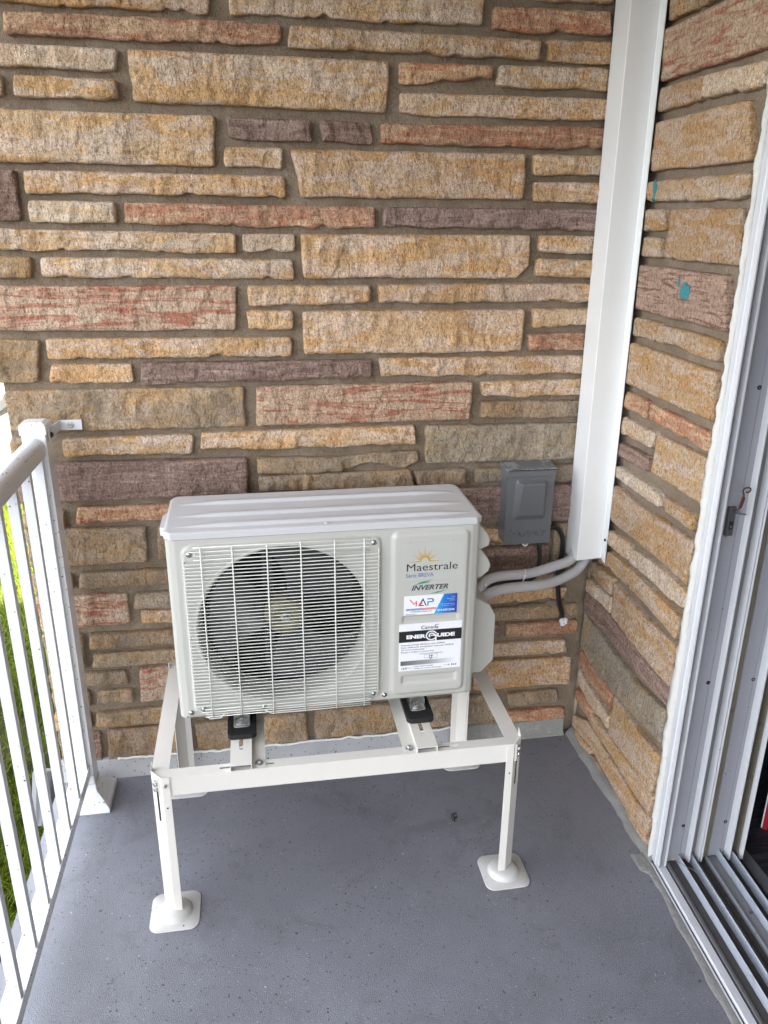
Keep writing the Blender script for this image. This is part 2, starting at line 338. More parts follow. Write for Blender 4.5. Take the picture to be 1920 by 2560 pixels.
def tube(bm, path, r, seg=8, cap=True):
    path = [Vector(p) for p in path]; rings = []; up = Vector((0.13, .2, .97)); prev = None
    for i, p in enumerate(path):
        t = (path[min(i+1, len(path)-1)]-path[max(i-1, 0)]).normalized()
        if prev is None:
            u = t.cross(up); u = u.normalized() if u.length > 1e-4 else t.orthogonal().normalized()
        else: u = (prev - t*prev.dot(t)).normalized()
        prev = u; v = t.cross(u); rr = r[i] if isinstance(r, (list, tuple)) else r
        rings.append([bm.verts.new(p+(u*math.cos(a)+v*math.sin(a))*rr) for a in [2*PI*k/seg for k in range(seg)]])
    for a, b in zip(rings, rings[1:]):
        for k in range(seg): bm.faces.new((a[k], a[(k+1) % seg], b[(k+1) % seg], b[k]))
    if cap: bm.faces.new(rings[0][::-1]); bm.faces.new(rings[-1])
def lathe(bm, prof, center=(0, 0, 0), axis='z', seg=24):
    """prof: list of (radius, height)"""
    rings = []
    for r, h in prof:
        ring = []
        for k in range(seg):
            a = 2*PI*k/seg; c, s = r*math.cos(a), r*math.sin(a)
            p = {'z': (c, s, h), 'y': (c, h, s), 'x': (h, c, s)}[axis]
            ring.append(bm.verts.new((p[0]+center[0], p[1]+center[1], p[2]+center[2])))
        rings.append(ring)
    for a, b in zip(rings, rings[1:]):
        for k in range(seg): bm.faces.new((a[k], a[(k+1) % seg], b[(k+1) % seg], b[k]))
    bm.faces.new(rings[0][::-1]); bm.faces.new(rings[-1])
def bolt(name, c, axis, parent, r=.007, s=1, flip=1, mat='bolt', hexh=True, washer=True):
    """hex head with washer; head grows along +axis*flip"""
    bm = bmesh.new(); f = flip
    if washer: lathe(bm, [(r*1.45, 0), (r*1.45, f*.0012), (r*1.4, f*.0016)], c, axis, 20)
    lathe(bm, [(r, f*.0017), (r, f*.0017+f*r*.55), (r*.86, f*.0017+f*r*.75), (r*.3, f*.0017+f*r*.72)], c, axis, 6 if hexh else 16)
    return fin(name, bm, mat, parent)
def plate(name, outline, holes, th, frame, mat, parent, bevel=0):
    """flat plate with real openings. frame = (origin, u, v, n) world vectors, thickness along -n"""
    o, u, v, n = [Vector(x) for x in frame]; bm = bmesh.new(); edges = []
    for loop in [outline]+holes:
        vs = [bm.verts.new(o+u*p[0]+v*p[1]) for p in loop]
        edges += [bm.edges.new((vs[i], vs[(i+1) % len(vs)])) for i in range(len(vs))]
    bmesh.ops.triangle_fill(bm, edges=edges, use_beauty=True, use_dissolve=False)
    r = bmesh.ops.extrude_face_region(bm, geom=bm.faces[:])
    bmesh.ops.translate(bm, verts=[g for g in r['geom'] if isinstance(g, bmesh.types.BMVert)], vec=-n*th)
    return fin(name, bm, mat, parent, bevel=bevel)
def slot(cx, cy, L_, w_, along='x', n=6):
    """rounded slot outline"""
    pts = []
    for s, a0 in ((1, -PI/2), (-1, PI/2)):
        for k in range(n+1):
            a = a0+PI*k/n; pts.append((s*(L_/2-w_/2)+math.cos(a)*w_/2, math.sin(a)*w_/2))
    return [(cx+p[0], cy+p[1]) if along == 'x' else (cx-p[1], cy+p[0]) for p in pts]
def rrect(x0, x1, y0, y1, r, n=5):
    pts = []
    for cx, cy, a0 in ((x1-r, y0+r, -PI/2), (x1-r, y1-r, 0), (x0+r, y1-r, PI/2), (x0+r, y0+r, PI)):
        for k in range(n+1):
            a = a0+PI/2*k/n; pts.append((cx+r*math.cos(a), cy+r*math.sin(a)))
    return pts
def gridmesh(P, name, mat, parent, smooth=True, flip=False):
    """P: (nv,nu,3) array"""
    nv, nu = P.shape[:2]; idx = np.arange(nv*nu).reshape(nv, nu)
    f = np.stack([idx[:-1, :-1], idx[:-1, 1:], idx[1:, 1:], idx[1:, :-1]], -1).reshape(-1, 4)
    if flip: f = f[:, ::-1]
    me = bpy.data.meshes.new(name); me.from_pydata(P.reshape(-1, 3).tolist(), [], f.tolist()); me.update()
    return link(name, me, mat, parent, smooth)
_txt = {}
def text(name, body, x0, x1, z0, z1, y, mat, parent, shear=0, bold=0, keep=False, align='L'):
    cu = bpy.data.curves.new('t', 'FONT'); cu.body = body; cu.size = 1; cu.shear = shear; cu.offset = bold; cu.resolution_u = 3
    o = bpy.data.objects.new('t', cu); C.objects.link(o); bpy.context.view_layer.update()
    me = bpy.data.meshes.new_from_object(o); bpy.data.objects.remove(o); bpy.data.curves.remove(cu)
    n = len(me.vertices); a = np.empty(n*3); me.vertices.foreach_get('co', a); a = a.reshape(-1, 3)
    mn, mx = a.min(0), a.max(0); b = np.empty_like(a)
    b[:, 0] = x0+(a[:, 0]-mn[0])/(mx[0]-mn[0])*(x1-x0); b[:, 2] = z0+(a[:, 1]-mn[1])/(mx[1]-mn[1])*(z1-z0); b[:, 1] = y
    me.vertices.foreach_set('co', b.ravel()); me.update(); me.name = name; me.materials.clear()
    return link(name, me, mat, parent)
def flat(name, pts, y, mat, parent, th=.0004):
    return pr(name, pts, y, y-th, 'y', mat, parent)

# ------------------------------------------------------------ stone walls
# outlines in metres: (kind, top edge, lower edge) as (horizontal, height) on each wall
BACK = [
 ('Y', [(-1.5213, 2.1189), (-1.0476, 2.1286)], [(-1.5275, 2.0786), (-1.0532, 2.0764)]),
 ('Y', [(-1.0053, 2.1513), (-0.3978, 2.1594)], [(-1.0053, 2.0754), (-0.403, 2.0779)]),
 ('R', [(-1.5023, 2.0595), (-0.8888, 2.0601)], [(-1.5047, 2.0166), (-0.8904, 2.0167)]),
 ('R', [(-0.3755, 2.1178), (-0.0744, 2.1188)], [(-0.3775, 2.07), (-0.0688, 2.07)]),
 ('Y', [(-0.273, 2.1752), (-0.076, 2.1766)], [(-0.2652, 2.1376), (-0.0716, 2.1386)]),
 ('Y', [(-0.8671, 2.0579), (-0.2508, 2.0503)], [(-0.8731, 2.0121), (-0.2526, 2.0104)]),
 ('Y', [(-0.2336, 2.053), (-0.0644, 2.0542)], [(-0.232, 2.0048), (-0.0589, 2.0067)]),
 ('W', [(-1.5403, 1.9956), (-1.2642, 1.9946)], [(-1.5474, 1.9493), (-1.2709, 1.9514)]),
 ('Y', [(-1.243, 1.9943), (-0.6292, 1.9915)], [(-1.2384, 1.8874), (-0.6366, 1.8816)]),
 ('R', [(-0.6042, 1.9908), (-0.3705, 1.9915)], [(-0.6035, 1.9451), (-0.3687, 1.9612)]),
 ('Y', [(-0.3558, 1.9929), (-0.0654, 1.9957)], [(-0.358, 1.9475), (-0.0598, 1.946)]),
 ('Y', [(-0.6032, 1.925), (-0.0601, 1.9262)], [(-0.6034, 1.8803), (-0.0546, 1.8774)]),
 ('W', [(-1.5499, 1.933), (-1.5221, 1.932)], [(-1.5567, 1.8887), (-1.5259, 1.8897)]),
 ('Y', [(-1.4983, 1.9336), (-1.2729, 1.9316)], [(-1.5025, 1.8904), (-1.2707, 1.8905)]),
 ('Y', [(-1.5608, 1.8622), (-1.0539, 1.8618)], [(-1.5775, 1.7534), (-1.0586, 1.7517)]),
 ('P', [(-1.026, 1.8584), (-0.8237, 1.8587)], [(-1.0214, 1.8132), (-0.8176, 1.8136)]),
 ('P', [(-0.8017, 1.8593), (-0.6756, 1.8557)], [(-0.7979, 1.811), (-0.6682, 1.8117)]),
 ('R', [(-0.6506, 1.8563), (-0.0554, 1.8607)], [(-0.6488, 1.8121), (-0.0525, 1.8117)]),
 ('Y', [(-1.033, 1.7942), (-0.8923, 1.7938)], [(-1.0356, 1.7512), (-0.8952, 1.7512)]),
 ('Y', [(-0.8742, 1.792), (-0.269, 1.7944)], [(-0.8511, 1.6853), (-0.2705, 1.6863)]),
 ('Y', [(-0.2482, 1.793), (-0.0506, 1.7942)], [(-0.2457, 1.7472), (-0.0478, 1.7459)]),
 ('Y', [(-0.2431, 1.7274), (-0.0458, 1.7281)], [(-0.2421, 1.6805), (-0.046, 1.6805)]),
 ('P', [(-1.5805, 1.7338), (-1.5217, 1.7332)], [(-1.5973, 1.6243), (-1.5254, 1.6249)]),
 ('Y', [(-1.5044, 1.7343), (-0.8912, 1.7306)], [(-1.506, 1.6854), (-0.8894, 1.6831)]),
 ('W', [(-1.5042, 1.6675), (-1.3042, 1.6655)], [(-1.5072, 1.6207), (-1.3022, 1.6194)]),
 ('R', [(-1.2826, 1.6649), (-0.6629, 1.6617)], [(-1.2828, 1.6182), (-0.6631, 1.6107)]),
 ('P', [(-0.6401, 1.6619), (-0.0467, 1.6622)], [(-0.6422, 1.6178), (-0.0465, 1.6102)]),
 ('Y', [(-1.6007, 1.6026), (-1.0186, 1.5958)], [(-1.6076, 1.5578), (-1.0201, 1.5515)]),
 ('W', [(-1.002, 1.5945), (-0.869, 1.5953)], [(-1.0025, 1.5562), (-0.8702, 1.5533)]),
 ('Y', [(-0.856, 1.5954), (-0.2425, 1.5958)], [(-0.8489, 1.4892), (-0.3277, 1.4882), (-0.2763, 1.4891), (-0.2422, 1.5206)]),
 ('Y', [(-0.2194, 1.5959), (-0.0447, 1.594)], [(-0.2179, 1.5568), (-0.0426, 1.5493)]),
 ('Y', [(-0.2229, 1.537), (-0.0435, 1.5323)], [(-0.2204, 1.4921), (-0.0414, 1.4867)]),
 ('G', [(-1.6105, 1.539), (-1.5141, 1.5383)], [(-1.6178, 1.491), (-1.519, 1.4899)]),
 ('Y', [(-1.491, 1.5375), (-0.8783, 1.533)], [(-1.4945, 1.494), (-0.8732, 1.4872)]),
 ('M', [(-1.621, 1.4706), (-1.0232, 1.4685)], [(-1.6375, 1.363), (-1.0292, 1.3591)]),
 ('Y', [(-0.9953, 1.4694), (-0.6748, 1.4682)], [(-0.9949, 1.4177), (-0.6721, 1.4268)]),
 ('Y', [(-0.6539, 1.4711), (-0.0314, 1.4727)], [(-0.6526, 1.4236), (-0.0318, 1.4247)]),
 ('Y', [(-0.9995, 1.4065), (-0.8797, 1.4055)], [(-0.9994, 1.3572), (-0.8786, 1.3573)]),
 ('Y', [(-0.8537, 1.4043), (-0.2445, 1.4034)], [(-0.854, 1.2926), (-0.2458, 1.2914)]),
 ('Y', [(-0.2207, 1.4042), (-0.0353, 1.4038)], [(-0.2173, 1.3594), (-0.0334, 1.3595)]),
 ('R', [(-0.2296, 1.3374), (-0.0339, 1.3381)], [(-0.2249, 1.2895), (-0.0346, 1.2897)]),
 ('G', [(-1.6406, 1.3427), (-1.5225, 1.3362)], [(-1.6572, 1.2349), (-1.5343, 1.2311)]),
 ('Y', [(-1.5043, 1.3408), (-0.8859, 1.3358)], [(-1.5097, 1.2924), (-0.8874, 1.289)]),
 ('Y', [(-1.5036, 1.2751), (-1.3004, 1.2737)], [(-1.5076, 1.2295), (-1.3023, 1.2284)]),
 ('P', [(-1.2808, 1.2758), (-0.6694, 1.2738)], [(-1.2836, 1.2204), (-0.6693, 1.2275)]),
 ('Y', [(-0.6473, 1.2771), (-0.0271, 1.2743)], [(-0.647, 1.2281), (-0.0277, 1.2248)]),
 ('G', [(-1.6286, 1.2034), (-1.6144, 1.2106), (-1.0187, 1.2064)], [(-1.6205, 1.1041), (-1.5972, 1.1007), (-1.0174, 1.1004)]),
 ('M', [(-0.9865, 1.2073), (-0.3824, 1.2078)], [(-0.9889, 1.0995), (-0.3839, 1.1011)]),
 ('Y', [(-0.3584, 1.2056), (-0.0258, 1.207)], [(-0.3545, 1.1649), (-0.0271, 1.1633)]),
 ('G', [(-0.3583, 1.1506), (-0.028, 1.1435)], [(-0.357, 1.1036), (-0.0292, 1.0978)]),
 ('G', [(-1.6279, 1.0862), (-1.5588, 1.0838)], [(-1.6323, 1.0392), (-1.5628, 1.0365)]),
 ('Y', [(-1.498, 1.079), (-1.1602, 1.0808)], [(-1.5001, 1.0314), (-1.1628, 1.031)]),
 ('Y', [(-1.1396, 1.0839), (-0.5463, 1.0871)], [(-1.1428, 1.0379), (-0.5406, 1.0316)]),
 ('H', [(-0.5175, 1.0845), (-0.0271, 1.0776)], [(-0.5099, 0.9731), (-0.0221, 0.9703)]),
 ('G', [(-0.9922, 1.0091), (-0.7502, 1.0009), (-0.6676, 1.009), (-0.5364, 1.0115)], [(-0.9944, 0.9616), (-0.8219, 0.96), (-0.756, 0.9612), (-0.6952, 0.9805), (-0.6452, 0.9814), (-0.5776, 0.9596), (-0.53, 0.9825)]),
 ('G', [(-0.9894, 0.954), (-0.5549, 0.954)], [(-0.9914, 0.9102), (-0.5423, 0.8983)]),
 ('G', [(-0.5435, 0.9512), (-0.3886, 0.9536)], [(-0.5339, 0.9068), (-0.3854, 0.9079)]),
 ('H', [(-0.3641, 0.9508), (-0.0139, 0.9502)], [(-0.3644, 0.9093), (-0.0151, 0.9018)]),
 ('P', [(-0.4033, 0.892), (-0.014, 0.8914)], [(-0.3926, 0.782), (-0.0085, 0.7766)]),
 ('P', [(-1.6238, 1.015), (-1.0194, 1.009)], [(-1.6323, 0.9042), (-1.0193, 0.9058)]),
 ('R', [(-1.4873, 0.8851), (-1.1037, 0.8807)], [(-1.49, 0.8404), (-1.1064, 0.8379)]),
 ('R', [(-1.0947, 0.8845), (-0.8306, 0.8899)], [(-1.0976, 0.8367), (-0.8316, 0.8412)]),
 ('G', [(-1.6272, 0.8835), (-1.5166, 0.8779)], [(-1.6307, 0.8329), (-1.5198, 0.8315)]),
 ('G', [(-1.6286, 0.8272), (-1.3071, 0.8202)], [(-1.6256, 0.7135), (-1.3103, 0.7143)]),
 ('G', [(-1.2792, 0.8174), (-0.8206, 0.816)], [(-1.2814, 0.7162), (-0.8226, 0.7105)]),
 ('G', [(-1.4967, 0.6892), (-0.7994, 0.686)], [(-1.5078, 0.6414), (-0.8001, 0.6446)]),
 ('G', [(-1.6309, 0.6906), (-1.5226, 0.6884)], [(-1.6251, 0.6396), (-1.5205, 0.6435)]),
 ('M', [(-1.6287, 0.6212), (-1.3791, 0.6172)], [(-1.6246, 0.5153), (-1.3782, 0.5243)]),
 ('H', [(-1.3582, 0.6157), (-0.8006, 0.6132)], [(-1.3643, 0.5636), (-0.8014, 0.5616)]),
 ('Y', [(-1.3468, 0.5597), (-0.8015, 0.5536)], [(-1.3493, 0.5207), (-0.8022, 0.5092)]),
 ('G', [(-1.4975, 0.4946), (-0.7782, 0.4801)], [(-1.5007, 0.4473), (-0.7788, 0.4333)]),
 ('G', [(-1.6277, 0.5), (-1.5162, 0.4961)], [(-1.6178, 0.3827), (-1.518, 0.3845)]),
 ('G', [(-1.4939, 0.4281), (-0.779, 0.4167)], [(-1.5034, 0.3845), (-0.7796, 0.369)]),
 ('G', [(-1.6287, 0.3675), (-1.4089, 0.3637)], [(-1.6184, 0.3175), (-1.4006, 0.3202)]),
 ('G', [(-1.5002, 0.302), (-1.3934, 0.2987)], [(-1.5003, 0.2601), (-1.3939, 0.258)]),
 ('G', [(-1.6263, 0.3087), (-1.5194, 0.3038)], [(-1.6185, 0.2552), (-1.5162, 0.2519)]),
 ('M', [(-1.3694, 0.3683), (-1.0723, 0.368)], [(-1.3753, 0.2561), (-1.0781, 0.2597)]),
 ('G', [(-1.5076, 0.2256), (-1.0917, 0.2323)], [(-1.5133, 0.1748), (-1.0946, 0.1802)]),
 ('G', [(-1.6283, 0.2324), (-1.5239, 0.2244)], [(-1.6261, 0.1783), (-1.5248, 0.176)]),
 ('G', [(-1.4829, 0.1643), (-1.2443, 0.1607)], [(-1.4876, 0.0548), (-1.2451, 0.0523)]),
 ('G', [(-1.2203, 0.1581), (-0.8786, 0.1668)], [(-1.2182, 0.0508), (-0.8697, 0.0633)]),
 ('P', [(-1.6264, 0.1669), (-1.5035, 0.1579)], [(-1.6207, 0.0555), (-1.5048, 0.0598)]),
 ('G', [(-0.8482, 0.1697), (-0.562, 0.1708)], [(-0.8517, 0.0629), (-0.5601, 0.0635)]),
 ('G', [(-0.5357, 0.1697), (-0.2683, 0.1722)], [(-0.5334, 0.0638), (-0.2429, 0.0673)]),
 ('G', [(-1.0485, 0.3659), (-0.7047, 0.364)], [(-1.0537, 0.2603), (-0.7049, 0.2559)]),
 ('Y', [(-1.0672, 0.2356), (-0.7304, 0.232)], [(-1.0696, 0.1893), (-0.7307, 0.1816)]),
 ('G', [(-0.6858, 0.3666), (-0.3647, 0.3593)], [(-0.6857, 0.2099), (-0.3511, 0.2075)]),
 ('Y', [(-0.7538, 0.4727), (-0.3695, 0.4637)], [(-0.7545, 0.3866), (-0.3653, 0.3709)]),
 ('R', [(-0.777, 0.5825), (-0.3746, 0.5747)], [(-0.7781, 0.4911), (-0.3702, 0.4778)]),
 ('Y', [(-0.7757, 0.6871), (-0.3795, 0.6823)], [(-0.7767, 0.6024), (-0.3755, 0.5952)]),
 ('G', [(-0.8032, 0.8151), (-0.4098, 0.807)], [(-0.805, 0.7082), (-0.4054, 0.7036)]),
 ('Y', [(-0.3893, 0.7611), (-0.2268, 0.7587)], [(-0.3808, 0.7113), (-0.2235, 0.7113)]),
 ('P', [(-0.3614, 0.6957), (-0.1174, 0.6971)], [(-0.3578, 0.621), (-0.1136, 0.6214)]),
 ('H', [(-0.105, 0.7625), (-0.046, 0.7646)], [(-0.0998, 0.6123), (-0.0421, 0.6141)]),
 ('G', [(-0.357, 0.6047), (-0.0488, 0.6008)], [(-0.355, 0.5638), (-0.0505, 0.5622)]),
 ('Y', [(-0.3542, 0.5473), (-0.0409, 0.5448)], [(-0.3523, 0.5085), (-0.0481, 0.5074)]),
 ('G', [(-0.3513, 0.489), (-0.0003, 0.4841)], [(-0.3491, 0.4424), (0.0039, 0.4423)]),
 ('P', [(-0.3486, 0.4325), (-0.2556, 0.4294)], [(-0.3464, 0.3866), (-0.2517, 0.3875)]),
 ('R', [(-0.2358, 0.4293), (0.0054, 0.4263)], [(-0.2356, 0.3847), (0.0061, 0.3782)]),
 ('Y', [(-0.3451, 0.3606), (-0.0333, 0.3608)], [(-0.3428, 0.3138), (-0.0233, 0.3127)]),
 ('Y', [(-0.3423, 0.302), (-0.0033, 0.29)], [(-0.3317, 0.1951), (-0.0008, 0.191)]),
 ('G', [(-0.2178, 0.1719), (-0.0423, 0.1703)], [(-0.2091, 0.1217), (-0.0311, 0.1241)]),
 ('R', [(-0.2079, 0.1028), (-0.0089, 0.0968)], [(-0.1996, 0.0612), (-0.0036, 0.055)]),
]
RIGHT = [
 ('Y', [(-0.1282, 2.1567), (-0.2194, 2.149)], [(-0.1317, 2.08), (-0.2376, 2.0798)]),
 ('Y', [(-0.2349, 2.1487), (-0.5052, 2.1207)], [(-0.2556, 2.0802), (-0.5162, 2.0728)]),
 ('M', [(-0.1295, 2.064), (-0.5108, 2.0696)], [(-0.1529, 1.9521), (-0.5478, 1.9533)]),
 ('Y', [(-0.1411, 1.9382), (-0.3103, 1.937)], [(-0.1386, 1.8881), (-0.312, 1.8892)]),
 ('W', [(-0.318, 1.9362), (-0.5461, 1.9291)], [(-0.3189, 1.892), (-0.5501, 1.8849)]),
 ('Y', [(-0.1363, 1.8622), (-0.5042, 1.8651)], [(-0.1419, 1.7529), (-0.5394, 1.7524)]),
 ('Y', [(-0.1318, 1.728), (-0.5432, 1.7283)], [(-0.1391, 1.6819), (-0.5505, 1.6804)]),
 ('Y', [(-0.122, 1.6627), (-0.2058, 1.6618)], [(-0.1306, 1.6112), (-0.219, 1.6123)]),
 ('Y', [(-0.1246, 1.5956), (-0.2024, 1.5961)], [(-0.1315, 1.5499), (-0.2118, 1.5521)]),
 ('Y', [(-0.2418, 1.6624), (-0.5369, 1.6603)], [(-0.2423, 1.5512), (-0.5552, 1.549)]),
 ('Q', [(-0.127, 1.5282), (-0.5193, 1.5256)], [(-0.1327, 1.4164), (-0.5458, 1.4124)]),
 ('Y', [(-0.1278, 1.3945), (-0.2489, 1.3946)], [(-0.1317, 1.3483), (-0.2463, 1.3499)]),
 ('Y', [(-0.2556, 1.3909), (-0.4027, 1.3919), (-0.531, 1.3888)], [(-0.2522, 1.3496), (-0.3275, 1.3518), (-0.4357, 1.3461), (-0.5357, 1.3457)]),
 ('Y', [(-0.1263, 1.327), (-0.5314, 1.322)], [(-0.1417, 1.2171), (-0.5505, 1.2135)]),
 ('R', [(-0.1343, 1.1948), (-0.2392, 1.1933)], [(-0.1418, 1.1527), (-0.2503, 1.1511)]),
 ('R', [(-0.2605, 1.1922), (-0.5583, 1.1855)], [(-0.2635, 1.1513), (-0.5541, 1.144)]),
 ('W', [(-0.1358, 1.1239), (-0.308, 1.1236)], [(-0.1448, 1.0754), (-0.2977, 1.0848)]),
 ('P', [(-0.1344, 1.0492), (-0.2907, 1.055)], [(-0.1413, 1.0086), (-0.2888, 1.0159)]),
 ('Y', [(-0.3192, 1.125), (-0.5428, 1.1267)], [(-0.3142, 1.0222), (-0.5561, 1.0194)]),
 ('W', [(-0.138, 0.9806), (-0.2819, 0.9836), (-0.3725, 0.978)], [(-0.1467, 0.9464), (-0.2145, 0.9477), (-0.3106, 0.9448), (-0.3696, 0.9461)]),
 ('Y', [(-0.3918, 0.9802), (-0.5396, 0.9837)], [(-0.4003, 0.9483), (-0.538, 0.9447)]),
 ('Y', [(-0.151, 0.9214), (-0.2643, 0.9153), (-0.5481, 0.9202)], [(-0.1458, 0.8152), (-0.2904, 0.815), (-0.4403, 0.8166), (-0.5492, 0.8096)]),
 ('W', [(-0.1379, 0.784), (-0.2478, 0.7894)], [(-0.1434, 0.7378), (-0.2484, 0.7432)]),
 ('W', [(-0.2577, 0.7854), (-0.427, 0.7955), (-0.5668, 0.7915)], [(-0.2534, 0.7371), (-0.3612, 0.7449), (-0.4797, 0.739), (-0.5586, 0.7436)]),
 ('Y', [(-0.1475, 0.7154), (-0.2875, 0.723), (-0.539, 0.7154)], [(-0.1416, 0.6761), (-0.2441, 0.6692), (-0.3876, 0.6692), (-0.5358, 0.6521)]),
 ('R', [(-0.055, 0.6667), (-0.1443, 0.6906)], [(-0.0737, 0.6597), (-0.139, 0.6735)]),
 ('Y', [(-0.0194, 0.6421), (-0.1732, 0.6506)], [(0.0242, 0.5993), (-0.1691, 0.5996)]),
 ('W', [(0.0414, 0.5788), (-0.1697, 0.5894)], [(0.0313, 0.5366), (-0.1762, 0.5382)]),
 ('Y', [(-0.1798, 0.6419), (-0.3661, 0.6307), (-0.5492, 0.6362)], [(-0.186, 0.5372), (-0.3092, 0.5289), (-0.4476, 0.5201), (-0.5392, 0.5187)]),
 ('P', [(0.0527, 0.5314), (-0.0365, 0.5432), (-0.1874, 0.5319), (-0.3501, 0.5242), (-0.5465, 0.5179)], [(0.0409, 0.4663), (-0.1267, 0.4593), (-0.2983, 0.4575), (-0.5455, 0.4598)]),
 ('H', [(0.0196, 0.4571), (-0.2035, 0.4423), (-0.3637, 0.4284), (-0.5466, 0.4467)], [(0.0183, 0.3402), (-0.1059, 0.318), (-0.2961, 0.3244), (-0.5432, 0.3498)]),
 ('R', [(0.0577, 0.3235), (-0.1258, 0.3234), (-0.2653, 0.3233)], [(0.0642, 0.2832), (-0.0852, 0.2551), (-0.2434, 0.2578)]),
 ('W', [(0.0209, 0.2525), (-0.1113, 0.2377), (-0.2559, 0.2338)], [(0.026, 0.2072), (-0.1024, 0.1842), (-0.2511, 0.188)]),
 ('R', [(0.0392, 0.1777), (-0.0565, 0.1888), (-0.1486, 0.1876)], [(0.0367, 0.1325), (-0.0386, 0.1351), (-0.128, 0.1394)]),
 ('Y', [(-0.2672, 0.3149), (-0.3689, 0.3031), (-0.4587, 0.3027), (-0.5499, 0.311)], [(-0.259, 0.1766), (-0.4063, 0.1806), (-0.538, 0.183)]),
 ('Y', [(-0.1444, 0.169), (-0.267, 0.1708), (-0.3796, 0.1698), (-0.547, 0.1783)], [(-0.1312, 0.1342), (-0.2664, 0.1206), (-0.3944, 0.1122), (-0.4668, 0.1023), (-0.5394, 0.1074)]),
 ('Y', [(0.0245, 0.0727), (-0.1135, 0.1167), (-0.2432, 0.1067), (-0.3851, 0.1015), (-0.4665, 0.0925), (-0.556, 0.1048)], [(0.0393, 0.0294), (-0.1596, 0.0482), (-0.3667, 0.0288), (-0.5366, 0.0262)]),
 ('Y', [(0.045, 0.018), (-0.0711, 0.0408), (-0.1587, 0.0369)], [(0.0344, -0.0271), (-0.0652, -0.0327), (-0.1488, -0.0437)]),
 ('Y', [(-0.1685, 0.0267), (-0.3826, 0.0154), (-0.5547, 0.0395)], [(-0.1499, -0.0483), (-0.312, -0.0614), (-0.435, -0.0461), (-0.5592, -0.0395)]),
]
CAULK = [(-0.5667, 1.9042), (-0.5676, 1.8706), (-0.5734, 1.765), (-0.5645, 1.7358), (-0.5778, 1.6754), (-0.5643, 1.6262), (-0.5682, 1.5625), (-0.5699, 1.5261), (-0.5698, 1.4645), (-0.5685, 1.4003), (-0.572, 1.3498), (-0.5696, 1.292), (-0.5609, 1.2085), (-0.5581, 1.1533), (-0.5638, 1.0034), (-0.5568, 0.9194), (-0.56, 0.7934), (-0.5591, 0.7759), (-0.5552, 0.6269), (-0.5522, 0.465), (-0.5592, 0.3438), (-0.5575, 0.211), (-0.5661, 0.119), (-0.5642, 0.0481), (-0.5709, -0.0219)]

